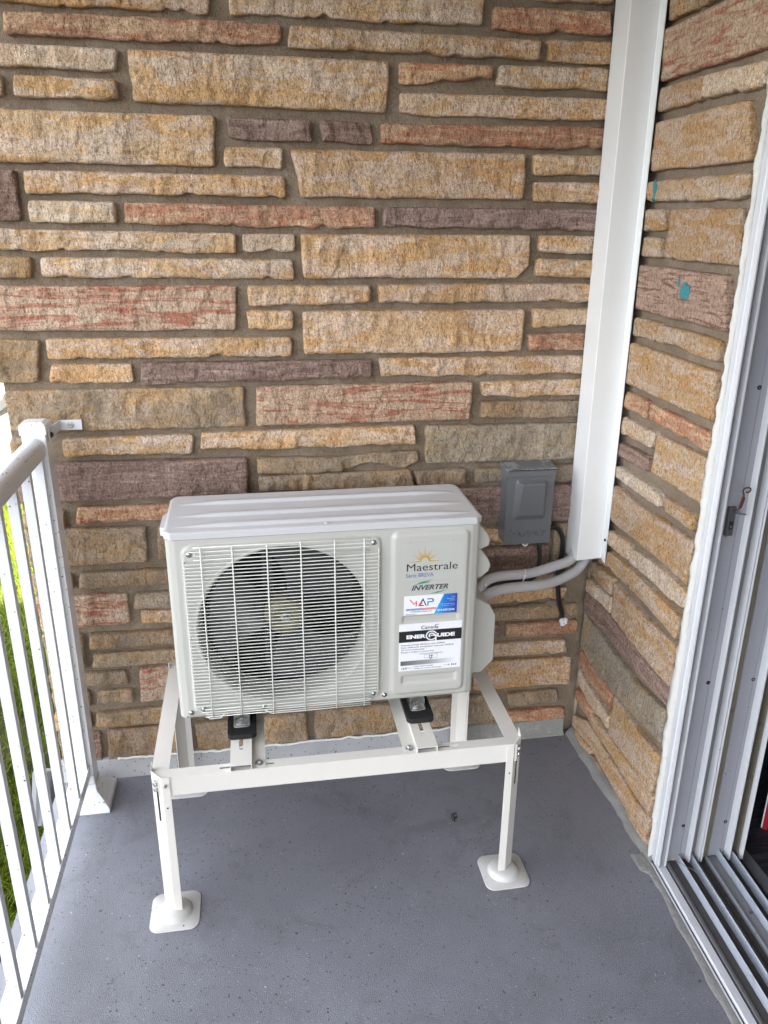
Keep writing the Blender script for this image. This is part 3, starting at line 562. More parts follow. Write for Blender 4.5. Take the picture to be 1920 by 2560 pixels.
def pl_eval(pl, t):
    pl = np.array(pl); s = np.r_[0, np.cumsum(np.hypot(*np.diff(pl, axis=0).T))]; s /= s[-1]
    return np.stack([np.interp(t, s, pl[:, 0]), np.interp(t, s, pl[:, 1])], -1)
def fbm(p, s, o=4):
    return noise.fractal(Vector(p)*s, 1.0, 2.0, o, noise_basis='PERLIN_ORIGINAL')
def spaced(Ln, step):
    n = max(3, int(round(Ln/step)))
    inner = np.linspace(.008, Ln-.008, max(2, n-2)) if Ln > .03 else np.linspace(.3*Ln, .7*Ln, 2)
    e = [0, .0012, .0036] if Ln > .03 else [0, .08*Ln, .18*Ln]
    return np.array(e+list(inner)+[Ln-e[2], Ln-e[1], Ln])/Ln
def stone(code, top, bot, to3, parent, step, depth=.03, seed=0, relief=1.0):
    top = [tuple(p) for p in top]; bot = [tuple(p) for p in bot]
    L0 = math.dist(top[0], top[-1]); H0 = math.dist(top[0], bot[0]); H0 = max(.02, H0)
    s = spaced(L0, step); t = spaced(H0, step)
    T = pl_eval(top, s); B = pl_eval(bot, s); sd = seed*7.31
    def col(p):                           # distance of each station from the ends
        return np.minimum(s, 1-s)*L0
    e = col(s)
    # worn outline: sawn top edge, chipped lower edge, rounded corners
    big = H0 > .08
    for i in range(len(s)):
        u = T[i, 0]
        nt_ = fbm((u, sd, 3.1), 22, 3)*.0016; r_ = math.exp(-e[i]/.003)
        T[i, 1] += .0010 + nt_ - .0022*r_
        chip = fbm((u, sd, 9.7), 11, 4)
        B[i, 1] += -.0015 + chip*(.0028 if big else .0052) + max(0, fbm((u, sd, 1.7), 26, 2)-.25)*(.006 if big else .014) + .0025*r_
    P = np.zeros((len(t), len(s), 3)); tl = t*H0; te = np.minimum(t, 1-t)*H0
    sgn = 1 if T[-1, 0] > T[0, 0] else -1
    bulge = random.uniform(.001, .005); tiltx = random.uniform(-.004, .004); chips = []
    for _ in range(random.choice((1, 2, 2, 3)) if L0 > .12 else random.choice((0, 1))):
        chips.append((random.uniform(.08, .92), random.uniform(-.6, .6), random.uniform(.003, .007)*random.choice((-1, 1)), random.uniform(.004, .03)))
    for j in range(len(t)):
        r_ = math.exp(-te[j]/.003)
        nl = fbm((sd, j*0+tl[j], 4.4), 26, 3)*.0035; nr_ = fbm((sd, tl[j], 8.8), 26, 3)*.0035
        for i in range(len(s)):
            a = T[i]*t[j]+B[i]*(1-t[j])
            u = a[0]+sgn*((nl+.002*r_)*(1-s[i])**6+(nr_-.002*r_)*s[i]**6); z = a[1]
            ed = min(e[i], te[j]); m_ = 1-math.exp(-ed/.0022)
            h = -.0040*(1-m_)
            k = .35+.65*min(1, ed/.010)
            q_ = (u*1.0+sd, z*1.0, sd)
            rel = fbm(q_, 5.5, 3)*.006 + fbm((u*1.6+sd, z*.9, sd+2), 24, 5)*.0046
            rd = abs(fbm((u+sd*1.3, z*.8, sd+5), 13, 3)); rel -= max(0, .10-rd)*.03
            for (cs, sl, amp, wd) in chips:
                dd = (s[i]-cs)*L0+sl*(z-B[i, 1]) + fbm((u, z, sd+9), 20, 3)*.012
                rel += amp*(1/(1+math.exp(-max(-30, min(30, dd/(wd*.07+.0005)))))-.5) * (1 if abs(dd) < .12 else .6)
            h += (rel*relief*k + bulge*m_ + tiltx*(s[i]-.5)*k)
            P[j, i] = (u, z, max(-.011, h))
    # skirt going back into the mortar
    nv, nu = P.shape[:2]
    Q = np.zeros((nv+2, nu+2, 3)); Q[1:-1, 1:-1] = P
    Q[0, 1:-1] = P[0]; Q[-1, 1:-1] = P[-1]; Q[1:-1, 0] = P[:, 0]; Q[1:-1, -1] = P[:, -1]
    Q[0, 0] = P[0, 0]; Q[0, -1] = P[0, -1]; Q[-1, 0] = P[-1, 0]; Q[-1, -1] = P[-1, -1]
    for sl in (np.s_[0, :], np.s_[-1, :], np.s_[:, 0], np.s_[:, -1]): Q[sl][..., 2] = -depth
    c = Q[1:-1, 1:-1].mean((0, 1)); c3 = np.array(to3(c[0], c[1], 0.0))
    W3 = np.array([[to3(*p) for p in row] for row in Q]) - c3
    # winding: make normals face out
    a, b, cc = W3[1, 1], W3[1, 2], W3[2, 1]; nrm = np.cross(b-a, cc-a); out = np.array(to3(c[0], c[1], .01))-c3
    o = gridmesh(W3, 'stone', MS[code], parent, True, flip=float(nrm @ out) < 0)
    o.data.set_sharp_from_angle(angle=math.radians(48))
    o.location = c3; return o
XW = .018
back3 = lambda u, z, h: (u, -h, z)
right3 = lambda u, z, h: (XW-h, u, z)

wallA = thing('stone_wall', 'ochre, red and purple sandstone wall behind the outdoor unit, coursed with recessed mortar', 'stone wall', (0, 0, 0))
for i, (c, t_, b_) in enumerate(BACK):
    dp = .12 if t_[0][0] < -1.58 else .03
    stone(c, t_, b_, back3, wallA, .0052, dp, i+1)
# rows above the frame of the photograph
def rows(par, to3, u0, u1, z0, z1, sd):
    z = z0
    while z < z1-.04:
        h = random.choice((.045, .05, .055, .10)); u = u0
        while u < u1-.05:
            L_ = random.uniform(.2, .55); e_ = min(u1, u+L_)
            stone(random.choice('YYWRPYM'), [(u, z+h), (e_, z+h)], [(u, z), (e_, z)], to3, par, .014, .03, sd); sd += 1
            u = e_+.018
        z += h+.018
rows(wallA, back3, -1.62, -.07, 2.245, 2.55, 300)
# mortar sheet with shallow unevenness
def mortar(par, u0, u1, z0, z1, off, to3, name='mortar'):
    us = np.linspace(u0, u1, max(3, int((u1-u0)/.012))); zs = np.linspace(z0, z1, int((z1-z0)/.012))
    P = np.array([[to3(u, z, -off + fbm((u, z, 5), 16, 3)*.0035) for u in us] for z in zs])
    a, b, cc = P[0, 0], P[0, 1], P[1, 0]; out = np.array(to3(0, 0, 1))-np.array(to3(0, 0, 0))
    return gridmesh(P, name, MORTAR, par, True, flip=float(np.cross(b-a, cc-a) @ out) < 0)
mortar(wallA, -1.628, .03, -.45, 2.56, .0185, back3)
bx('wall_core', -1.622, .30, .022, 1.62, -.7, 2.70, 'plain_wall', wallA)
# painted strip at the foot of the wall
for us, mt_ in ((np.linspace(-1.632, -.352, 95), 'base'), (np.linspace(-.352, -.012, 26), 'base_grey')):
  bm = bmesh.new(); prev = None
  for u in us:
    zt = .060 + fbm((u, 0, 7), 9, 3)*.006 + (.004*fbm((u, 4, 7), 30, 3) if mt_ != 'base' else 0); yy = -.004+fbm((u, 1, 7), 12, 2)*.002
    ring = [bm.verts.new((u, .02, -.3)), bm.verts.new((u, yy-.012, -.001)), bm.verts.new((u, yy-.010, .006)), bm.verts.new((u, yy-.001, .012)), bm.verts.new((u, yy, zt-.006)), bm.verts.new((u, yy+.004, zt)), bm.verts.new((u, .02, zt+.001))]
    if prev:
        for k in range(6): bm.faces.new((prev[k], ring[k], ring[k+1], prev[k+1]))
    prev = ring
  fin('base_trim', bm, mt_, wallA, smooth=True)
# bead of old sealant along the top of the strip
bm = bmesh.new(); pts = [(u, -.006+fbm((u, 3, 2), 30, 3)*.004, .062+fbm((u, 0, 7), 9, 3)*.006+fbm((u, 9, 2), 25, 3)*.004) for u in np.linspace(-1.46, -.35, 130)]
tube(bm, pts, [.0035+.0022*abs(fbm((p[0], 5, 5), 40, 2)) for p in pts], 6); fin('sealant_bead', bm, 'sealant', wallA, smooth=True)

wallB = thing('stone_wall', 'sandstone side wall between the white duct and the sliding door frame', 'stone wall', (XW, 0, 0))
wallB_M = wallB
def right_local(u, z, h): return (-h, u, z)
bigy = None
for i, (c, t_, b_) in enumerate(RIGHT):
    t_ = [list(p) for p in t_]; b_ = [list(p) for p in b_]
    for e_ in (t_, b_):
        if -.165 < e_[0][0] < -.10: e_[0][0] = -.116
        for p in e_:
            p[0] = max(-.553, min(p[0], -.006)); p[1] = max(p[1], .006)
            if p[1] > .07 and i < 99: pass
    for k in range(1, len(t_)):
        if t_[k][0] >= t_[k-1][0]: t_[k][0] = t_[k-1][0]-.01
    for k in range(1, len(b_)):
        if b_[k][0] >= b_[k-1][0]: b_[k][0] = b_[k-1][0]-.01
    if min(p[1] for p in t_)-max(p[1] for p in b_) < .008:
        for p in t_: p[1] += .012
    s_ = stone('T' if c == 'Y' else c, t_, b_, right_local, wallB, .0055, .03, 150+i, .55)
    if c == 'Q': bigy = s_
    if i == 6: ochre_small = s_
rows(wallB, right_local, -.57, -.01, 2.17, 2.50, 400)
mortar(wallB, -.60, .01, -.2, 2.56, .0185, right_local)
bx('wall_core', .022, .24, -.598, .02, -.3, 2.70, 'plain_wall', wallB)
# smears of teal paint on two stones
def blob(name, cy, cz, ry, rz, parent, sd, mat='teal', x=-.0045):
    bm = bmesh.new(); n = 70; vs = []
    loc = parent.location; c = bm.verts.new((x-.0015-loc.x, cy-loc.y, cz-loc.z))
    for k in range(n):
        a = 2*PI*k/n; f = 1+.55*fbm((math.cos(a)*2+sd, math.sin(a)*2, sd), 2.2, 6)
        vs.append(bm.verts.new((x-loc.x, cy+math.cos(a)*ry*f-loc.y, cz+math.sin(a)*rz*f-loc.z)))
    for k in range(n): bm.faces.new((c, vs[k], vs[(k+1) % n]))
    r = bmesh.ops.extrude_face_region(bm, geom=bm.faces[:])
    bmesh.ops.translate(bm, verts=[g for g in r['geom'] if isinstance(g, bmesh.types.BMVert)], vec=(.004, 0, 0))
    return fin(name, bm, mat, parent)
blob('paint_smear', -.3698, 1.4822, .020, .0165, bigy, 3, x=-.0075)
blob('paint_smear', -.335, 1.499, .004, .009, bigy, 5, x=-.0065)
blob('paint_smear', -.163, 1.706, .010, .020, ochre_small, 8, x=-.0075)
# mortar cove where the side wall meets the floor
bm = bmesh.new(); prev = None
for u in np.linspace(-.005, -.60, 60):
    wd = .014+.010*fbm((u, 0, 3), 9, 3); ht = .020+.012*fbm((u, 2, 3), 8, 3)
    if u < -.25: wd -= .004
    ring = [bm.verts.new((-wd-.010, u, -.004)), bm.verts.new((-wd*.8-.006, u, .004)), bm.verts.new((-.010-.2*wd, u, ht*.55)), bm.verts.new((-.004, u, ht)), bm.verts.new((.012, u, ht+.004))]
    if prev:
        for k in range(4): bm.faces.new((prev[k], ring[k], ring[k+1], prev[k+1]))
    prev = ring
fin('mortar_cove', bm, 'cove', wallB, smooth=True)
# smeared mortar under the cable entry
for (u, z, a, b_, sd) in ((-.075, .492, .035, .012, 1), (-.16, .487, .05, .008, 2), (-.03, .44, .03, .012, 4)):
    bm = bmesh.new(); vs = []; n = 22; c0 = bm.verts.new((u, -.012, z))
    for k in range(n):
        t_ = 2*PI*k/n; f = 1+.35*fbm((math.cos(t_)*2, math.sin(t_)*2, sd), 1.5, 3)
        vs.append(bm.verts.new((u+a*f*math.cos(t_), .010, z+b_*f*math.sin(t_))))
    for k in range(n): bm.faces.new((c0, vs[k], vs[(k+1) % n]))
    fin('mortar_smear', bm, MORTAR, wallA, smooth=True)

# ------------------------------------------------------------ floor, lawn, driveway
bm = bmesh.new()
xs = np.linspace(-1.638, .02, 60); ys = np.linspace(-6.4, .03, 180)
V = [[bm.verts.new((x, y, fbm((x, y, 0), 1.6, 3)*.0012 - max(0, (-1.628-x))*.4)) for x in xs] for y in ys]
for j in range(len(ys)-1):
    for i in range(len(xs)-1): bm.faces.new((V[j][i], V[j][i+1], V[j+1][i+1], V[j+1][i]))
box(bm, -1.640, .30, -6.4, 1.45, -.9, -.006)
tag(fin('porch_floor', bm, 'floor', smooth=False), None, None, kind='structure')
def ground_z(y): return -.45 - max(0, y-2.5)*.125 if y < 30 else -.45-27.5*.125
GX = -1.64
def strip(name, mat, x0, x1, ys_, nx=8, dz=0):
    P = np.array([[(x, y, ground_z(y)+dz+fbm((x, y, 2), .6, 2)*.02) for x in np.linspace(x0, x1, nx)] for y in ys_])
    o = gridmesh(P, name, mat, None, True); tag(o, None, None, kind='structure'); return o
strip('ground', 'soil', -9, GX+.02, np.linspace(-6, 5.2, 60), 30)
strip('driveway', 'concrete_far', -60, 40, np.r_[np.linspace(5.0, 30, 40), 60, 120], 20, .01)
# grass
def grass():
    n = 150000
    # densest close to the porch where it shows between the balusters
    u = rng.random(n); y = -1.2+6.3*rng.random(n)**1.0; x = GX-.03-3.4*rng.random(n)**1.5
    keep = np.ones(n, bool)
    for k in range(0, n):
        if y[k] < 1.2 and fbm((x[k], y[k], 3), 2.2, 3) < -.18 and rng.random() < .75: keep[k] = False
    x, y = x[keep], y[keep]; n = len(x)
    keep = (x > -1.67-.30*np.maximum(0, y+2.1)*1.15-.5)
    x, y = x[keep], y[keep]; n = len(x)
    h = .03+.04*rng.random(n); wd = .0012+.0013*rng.random(n); a = rng.random(n)*2*PI; lean = .02+.05*rng.random(n); la = rng.random(n)*2*PI
    gz = np.array([ground_z(v) for v in y])
    P = np.zeros((n, 5, 3)); ca, sa = np.cos(a)*wd, np.sin(a)*wd
    P[:, 0] = np.stack([x-ca, y-sa, gz-.005], 1); P[:, 1] = np.stack([x+ca, y+sa, gz-.005], 1)
    mx, my = x+np.cos(la)*lean*.35, y+np.sin(la)*lean*.35
    P[:, 2] = np.stack([mx-ca*.8, my-sa*.8, gz+h*.6], 1); P[:, 3] = np.stack([mx+ca*.8, my+sa*.8, gz+h*.6], 1)
    P[:, 4] = np.stack([x+np.cos(la)*lean, y+np.sin(la)*lean, gz+h], 1)
    b = np.arange(n)*5
    me = bpy.data.meshes.new('grass'); me.vertices.add(n*5); me.vertices.foreach_set('co', P.ravel())
    me.loops.add(n*9-0*n) if False else None
    q = np.stack([b, b+1, b+3, b+2, b+2, b+3, b+4], 1).ravel()
    me.loops.add(len(q)); me.loops.foreach_set('vertex_index', q)
    st = (np.arange(n)[:, None]*7+np.array([[0, 4]])).ravel(); me.polygons.add(n*2); me.polygons.foreach_set('loop_start', st)
    me.polygons.foreach_set('loop_total', np.tile([4, 3], n)); me.update(calc_edges=True); me.validate()
    o = link('grass', me, 'grass'); tag(o, 'sunlit and shaded lawn grass beyond the white railing', 'grass', kind='stuff')
grass()

# ------------------------------------------------------------ house body and porch roof
hs = thing('house', 'single-storey house around the porch, dark room behind the sliding door', 'house', (.3, 0, 0))
def hb(name, x0, x1, y0, y1, z0, z1, mat): return bx(name, x0-.3, x1-.3, y0, y1, z0, z1, mat, hs)
hb('room_floor', .262, 4.2, -3.6, 1.43, -.30, -.012, 'dark_wood')
hb('room_wall', 4.2, 4.35, -3.6, 1.45, -.3, 2.6, 'room')
hb('room_wall', .30, 4.2, 1.28, 1.44, -.012, 2.6, 'room')
hb('room_wall', .262, 4.35, -3.75, -3.6, -.3, 2.6, 'room')
hb('room_ceiling', .262, 4.35, -3.6, 1.44, 2.6, 2.7, 'room')
hb('room_wall', .262, .30, -.56, 1.28, -.012, 2.6, 'room')
hb('front_wall', .02, .26, -6.4, -2.55, -.3, 2.70, 'plain_wall')
hb('door_header', .02, .26, -2.55, -.602, 2.22, 2.70, 'plain_wall')
rf = thing('porch_roof', 'white soffit and shingled roof over the porch', 'roof', (0, 0, 2.56))
bx('soffit', -2.02, .018, -6.4, .0, 0.001, .05, 'ceiling', rf)
bx('fascia', -2.06, -2.021, -6.4, 1.5, -.04, .17, 'frame', rf)
bx('fascia', -2.02, 4.4, -6.44, -6.401, -.04, .17, 'frame', rf)
bm = bmesh.new(); prism(bm, [(-2.1, .14), (4.5, .14), (4.5, .22), (1.2, 1.1), (-2.1, .20)], -6.46, 1.5, 'y'); fin('roof_slope', bm, 'roof', rf)

# ------------------------------------------------------------ white duct in the corner
dt = thing('duct_cover', 'tall white metal line-set cover running up the inner corner of the walls', 'duct', (-.064, 0, 0))
def dpath(z):  # small lean as in the photograph
    return 0.0
prof = [(0.0, -.006), (0.0, -.093), (.001, -.0945), (.074, -.0945), (.0755, -.096), (.0755, -.124), (.0745, -.1245)]
prof_in = [(p[0]+.0012, p[1]+.0012) for p in prof]
bm = bmesh.new()
outl = prof + [(.0765, -.1245), (.0768, -.094), (.0755, -.0932), (.0012, -.0932), (.0012, -.006)]
lo = [bm.verts.new((p[0], p[1], .682 + (-.010 if i == 0 or i == len(outl)-1 else 0) + (.004 if .07 < p[0] and p[1] > -.1 else 0) - (.002 if p[1] < -.1 else 0))) for i, p in enumerate(outl)]
hi = [bm.verts.new((p[0]-.006, p[1], 2.559)) for p in outl]; n_ = len(outl)
for i in range(n_): bm.faces.new((lo[i], lo[(i+1) % n_], hi[(i+1) % n_], hi[i]))
bm.faces.new(hi[::-1]); bm.faces.new(lo)
fin('cover', bm, 'duct', dt)
bolt('screw', (.0755, -.115, .752), 'x', dt, .0042, flip=-1, mat='rubber', washer=False)
bm = bmesh.new(); lathe(bm, [(.0065, 0), (.0065, .003), (.003, .0045)], (-.001, 0, 0), 'x', 10); bm.free()

# ------------------------------------------------------------ pipes and cables
def tubething(name, pts, r, mat, label, cat, group=None, seg=16, n=10):
    p = smooth_path(pts, n); o0 = p[0].copy(); bm = bmesh.new(); tube(bm, [q-o0 for q in p], r, seg)
    o = fin(name, bm, mat, None, smooth=True); o.location = o0; return tag(o, label, cat, group)
tubething('insulated_pipe', [(-.040, -.040, .80), (-.046, -.047, .72), (-.056, -.056, .686), (-.078, -.071, .672), (-.132, -.092, .667), (-.196, -.113, .662), (-.243, -.134, .667), (-.295, -.156, .677), (-.345, -.177, .683), (-.378, -.198, .680), (-.402, -.219, .664), (-.425, -.24, .635), (-.470, -.262, .60)], .0145, 'lag', 'white insulated refrigerant pipe, upper of the two leaving the duct', 'pipe', 'insulated pipes between duct and outdoor unit')
tubething('insulated_pipe', [(-.004, -.038, .80), (-.004, -.045, .715), (-.010, -.048, .675), (-.048, -.071, .642), (-.101, -.096, .629), (-.153, -.122, .627), (-.206, -.147, .634), (-.271, -.173, .646), (-.334, -.199, .654), (-.374, -.224, .656), (-.412, -.25, .645), (-.470, -.28, .60)], .0148, 'lag', 'white insulated refrigerant pipe, lower of the two leaving the duct', 'pipe', 'insulated pipes between duct and outdoor unit')
tubething('power_cable', [(-.163, -.036, .75), (-.164, -.04, .715), (-.168, -.062, .689), (-.178, -.085, .667), (-.195, -.107, .648), (-.223, -.13, .646), (-.278, -.153, .655), (-.327, -.175, .662), (-.375, -.198, .666), (-.415, -.22, .66), (-.47, -.25, .64)], .0068, 'cable', 'black cable from under the grey box to the outdoor unit', 'cable', seg=10)
tubething('power_cable', [(-.150, -.035, .766), (-.120, -.035, .769), (-.099, -.033, .753), (-.087, -.031, .725), (-.084, -.028, .685), (-.088, -.026, .638), (-.088, -.024, .6), (-.083, -.022, .551), (-.073, -.019, .501), (-.058, -.012, .462), (-.052, .006, .442)], .0078, 'cable', 'black cable looping from the side of the grey box into the wall below the duct', 'cable', seg=10)
bm = bmesh.new()
for k in range(7): tube(bm, [(-.054+.008*math.cos(k*1.9), -.014+.003*math.sin(k*2.3), .440-.004*k/3+.006*math.sin(k)), (-.050+.008*math.cos(k*1.3+1), -.020, .436+.008*math.cos(k*2))], [.008, .006], 8)
tag(fin('sealant_blob', bm, 'sealant', None, smooth=True), 'white blob of sealant where the black cable enters the wall', 'sealant')
def ring_tie(name, c, R, label, tilt=0):
    bm = bmesh.new(); pts = []
    for k in range(25):
        a = 2*PI*k/24; pts.append((tilt*math.sin(a)*.4, math.cos(a)*R*.8, math.sin(a)*R))
    tube(bm, pts, .0013, 6, cap=False); box(bm, -.003, .003, -R*.8-.004, -R*.8+.002, R*.25, R*.25+.007)
    o = fin(name, bm, 'sealant', None, smooth=True); o.location = c; return tag(o, label, 'cable tie')
ring_tie('cable_tie', (-.246, -.136, .661), .0215, 'white cable tie round the upper insulated pipe and black cable', .02)
ring_tie('cable_tie', (-.383, -.205, .675), .0165, 'white cable tie round the pipe beside the outdoor unit casing', .012)

# ------------------------------------------------------------ grey disconnect box
eb = thing('disconnect_box', 'small grey electrical disconnect box with embossed cover on the stone wall', 'electrical box', (-.212, 0, .735))
bx('back_box', -.071, .071, -.058, .014, .0, .222, 'box', eb, .0015)
# cover with pressed boss
nx_, nz_ = 60, 84; X = np.linspace(-.0715, .0705, nx_); Zz = np.linspace(-.004, .214, nz_); P = np.zeros((nz_, nx_, 3))
def sstep(a, b, v): t = min(1, max(0, (v-a)/(b-a))); return t*t*(3-2*t)
for j, z in enumerate(Zz):
    for i, x in enumerate(X):
        k = (z-.065)/(.198-.065)
        l_ = -.048+.010*max(0, min(1, 1-k))*0; hw = .050-.006*k; 
        f = sstep(.0, .022, z-.070)*sstep(0, .008, .196-z)*sstep(0, .012, x+hw)*sstep(0, .009, hw-x)
        P[j, i] = (x, -.0605-.024*f*(.35+.65*min(1, max(0, k))), z)
gridmesh(P, 'cover', 'box', eb, True)
bm = bmesh.new(); prism(bm, [(-.0745, .206), (.0735, .206), (.0735, .228), (-.0745, .228)], -.0645, -.0580, 'y')
box(bm, -.0745, -.0715, -.058, .010, .196, .228); box(bm, .0705, .0735, -.058, .010, .196, .228)
fin('hood', bm, 'box', eb, bevel=.001)
bm = bmesh.new(); v = [bm.verts.new(p) for p in ((-.0745, -.0645, .2285), (.0735, -.0645, .2285), (.0745, .012, .2385), (-.0755, .012, .2385), (-.0745, -.0645, .2245), (.0735, -.0645, .2245), (.0745, .012, .222), (-.0755, .012, .222))]
for f in ((0, 1, 2, 3), (4, 7, 6, 5), (0, 4, 5, 1), (1, 5, 6, 2), (2, 6, 7, 3), (3, 7, 4, 0)): bm.faces.new([v[i] for i in f])
fin('hood_top', bm, 'box_scuffed', eb)
t_ = text('lettering', 'Haxxair', -.053, .058, .020, .042, -.0612, 'box', eb)
md = t_.modifiers.new('s', 'SOLIDIFY'); md.thickness = .0036; md.offset = 0
plate('hasp', [(-.010, 0), (.010, 0), (.010, -.006), (.006, -.012), (0, -.014), (-.006, -.012), (-.010, -.006)], [slot(0, -.006, .006, .0055)], .0012, ((-.003, -.058, 0), (1, 0, 0), (0, 0, 1), (0, -1, 0)), 'pad', eb)
for z_ in (.050, .040):
    bm = bmesh.new(); lathe(bm, [(.012, 0), (.012, -.0008), (.009, -.0008)], (-.0712, -.028, z_), 'x', 20); fin('knockout', bm, 'box', eb)
    break

# ------------------------------------------------------------ stand
sd_ = thing('unit_stand', 'white powder-coated steel stand on four square foot pads carrying the outdoor unit', 'stand', (-.822, -.31, 0))
SX, SY = -.822, -.31
def loc(x, y, z): return (x-SX, y-SY, z)
xl, xr, yf_, yb, zt = -1.2715, -.3715, -.574, -.046, .416
# four legs: folded plate (front flange, chamfer, side flange)
def leg(sx, sy, x0, y0):
    """x0,y0 outer corner (world); sx,sy point outwards"""
    ch = .0255; t = .0022; fl = .0185; zt_ = zt+.006
    pts = [(x0-sx*(ch+fl), y0), (x0-sx*ch, y0), (x0, y0-sy*ch), (x0, y0-sy*(ch+fl)), (x0-sx*t, y0-sy*(ch+fl)), (x0-sx*t, y0-sy*(ch+t*.4)), (x0-sx*(ch+t*.4), y0-sy*t), (x0-sx*(ch+fl), y0-sy*t)]
    bm = bmesh.new()
    def hgt(p, z): return z
    top = {3: .016, 4: .016}
    lo = [bm.verts.new(loc(p[0], p[1], .0025)) for p in pts]; hi = [bm.verts.new(loc(p[0], p[1], zt_-.004+top.get(i, 0)+(.0 if i not in (2, 5) else .003))) for i, p in enumerate(pts)]; n = len(pts)
    for i in range(n): bm.faces.new((lo[i], lo[(i+1) % n], hi[(i+1) % n], hi[i]))
    bm.faces.new(lo); bm.faces.new(hi[::-1])
    o = fin('leg', bm, 'stand', sd_, bevel=.0006)
    # adjustment slot on the chamfer and its bolts
    cx_, cy_ = x0-sx*ch/2, y0-sy*ch/2; nrm = Vector((sx, sy, 0)).normalized(); tan = Vector((-sy, sx, 0)).normalized()
    bm = bmesh.new()
    sl = slot(0, 0, .088, .0065, 'y')
    vs = [bm.verts.new(Vector(loc(cx_, cy_, .330))+tan*p[0]+Vector((0, 0, p[1]))+nrm*.0005) for p in sl]; bm.faces.new(vs)
    r = bmesh.ops.extrude_face_region(bm, geom=bm.faces[:]); bmesh.ops.translate(bm, verts=[g for g in r['geom'] if isinstance(g, bmesh.types.BMVert)], vec=-nrm*.004)
    fin('slot', bm, 'inside', o)
    for z_ in (.397, .381):
        bm = bmesh.new(); lathe(bm, [(.0085, 0), (.0085, .0016), (.0072, .0018)], (0, 0, 0), 'z', 18); lathe(bm, [(.0062, .0018), (.0062, .0068), (.0052, .0078), (.0022, .0074)], (0, 0, 0), 'z', 6)
        R_ = nrm.to_track_quat('Z', 'Y').to_matrix().to_4x4(); bmesh.ops.transform(bm, matrix=Matrix.Translation(Vector(loc(cx_, cy_, z_))+nrm*.0005) @ R_, verts=bm.verts)
        fin('bolt', bm, 'bolt', o)
    return o
def fbolt(par, x, z, y, r=.0045):  bolt('screw', loc(x, y, z), 'y', par, r, flip=-1, washer=False)
for sx, sy, x0, y0 in ((-1, -1, xl, yf_-.0035), (1, -1, xr, yf_-.0035), (-1, 1, xl, yb+.0035), (1, 1, xr, yb+.0035)):
    lg = leg(sx, sy, x0, y0)
    if sy < 0:
        if sx < 0: fbolt(lg, x0-sx*.034, .396, y0, .0045)
        bm = bmesh.new(); lathe(bm, [(.0045, -.0003), (.0044, -.0008), (.003, -.0009)], loc(x0-sx*.034, y0, .332), 'y', 16); fin('hole_rim', bm, 'duct', lg)
        bm = bmesh.new(); lathe(bm, [(.0024, -.0009), (.0020, -.0014)], loc(x0-sx*.034, y0, .332), 'y', 12); fin('rivet', bm, 'inside', lg)
    # foot pad
    cx_, cy_ = x0-sx*.026, y0-sy*.016
    cx_ = {-1: -1.2465, 1: -.3955}[sx]; cy_ = {-1: -.563, 1: -.082}[sy]
    bm = bmesh.new(); n = 40; rings = []
    o_ = rrect(-.060, .060, -.060, .060, .024, 9); outline = []
    for k in range(len(o_)):
        a, b = o_[k], o_[(k+1) % len(o_)]; m_ = max(1, int(math.dist(a, b)/.008)); outline += [(a[0]+(b[0]-a[0])*q/m_, a[1]+(b[1]-a[1])*q/m_) for q in range(m_)]
    N_ = len(outline)
    def ringat(f, z):  # f 0 = dome centre .. 1 outline
        return [bm.verts.new(loc(cx_+p[0]*f, cy_+p[1]*f, z)) for p in outline]
    def circ(r, z): return [bm.verts.new(loc(cx_+r*p[0]/math.hypot(*p), cy_+r*p[1]/math.hypot(*p), z)) for p in outline]
    R_ = [ringat(1, .0006), ringat(1.0, .0026), ringat(.985, .0032), circ(.044, .0034), circ(.0415, .0048), circ(.0385, .012), circ(.034, .0165), circ(.026, .0192), circ(.012, .0205), circ(.002, .0206)]
    for a, b in zip(R_, R_[1:]):
        for k in range(N_): bm.faces.new((a[k], a[(k+1) % N_], b[(k+1) % N_], b[k]))
    bm.faces.new(R_[-1])
    fin('foot_pad', bm, 'pad', sd_, smooth=True)
# front and back rails: top flange with slots + vertical flange
def rail(y0, s):   # s=-1 front, +1 back
    x0, x1 = xl+.020, xr-.020; w_ = .030
    hl = [slot(-1.050-x0, .016, .129, .0075)] + [slot(-.600-x0, .016, .129, .0075)]
    ol = [(0, 0), (x1-x0, 0), (x1-x0+.018, .022), (x1-x0+.018, w_), (-.018, w_), (-.018, .022)]
    if s < 0: f = (loc(x0, y0, zt), (1, 0, 0), (0, 1, 0), (0, 0, 1))
    else: f = (loc(x0, y0, zt), (1, 0, 0), (0, -1, 0), (0, 0, 1))
    o = plate('rail', ol, hl, .0022, f, 'stand', sd_)
    bm = bmesh.new(); yy = sorted((y0, y0-s*.0022)); a = loc(x0-.004, yy[0], .361); b = loc(x1+.004, yy[1], zt-.0022)
    box(bm, a[0], b[0], a[1], b[1], a[2]+.003, b[2]); fin('flange', bm, 'stand', o)
    return o
rail(yf_, -1); rail(yb, 1)
for s, x0 in ((-1, xl), (1, xr)):
    bm = bmesh.new(); a, b = sorted((x0, x0-s*.040)); y0_, y1_ = yf_+.027, yb-.027
    p = [(a-SX, y0_-SY), (b-SX, y0_-SY), (b-SX, y1_-SY), (a-SX, y1_-SY)]; prism(bm, p, zt-.0026-.0022, zt-.0026, 'z')
    a, b = sorted((x0, x0-s*.0022)); box(bm, a-SX, b-SX, y0_-SY, y1_-SY, .361, zt-.0050)
    fin('side_arm', bm, 'stand', sd_)
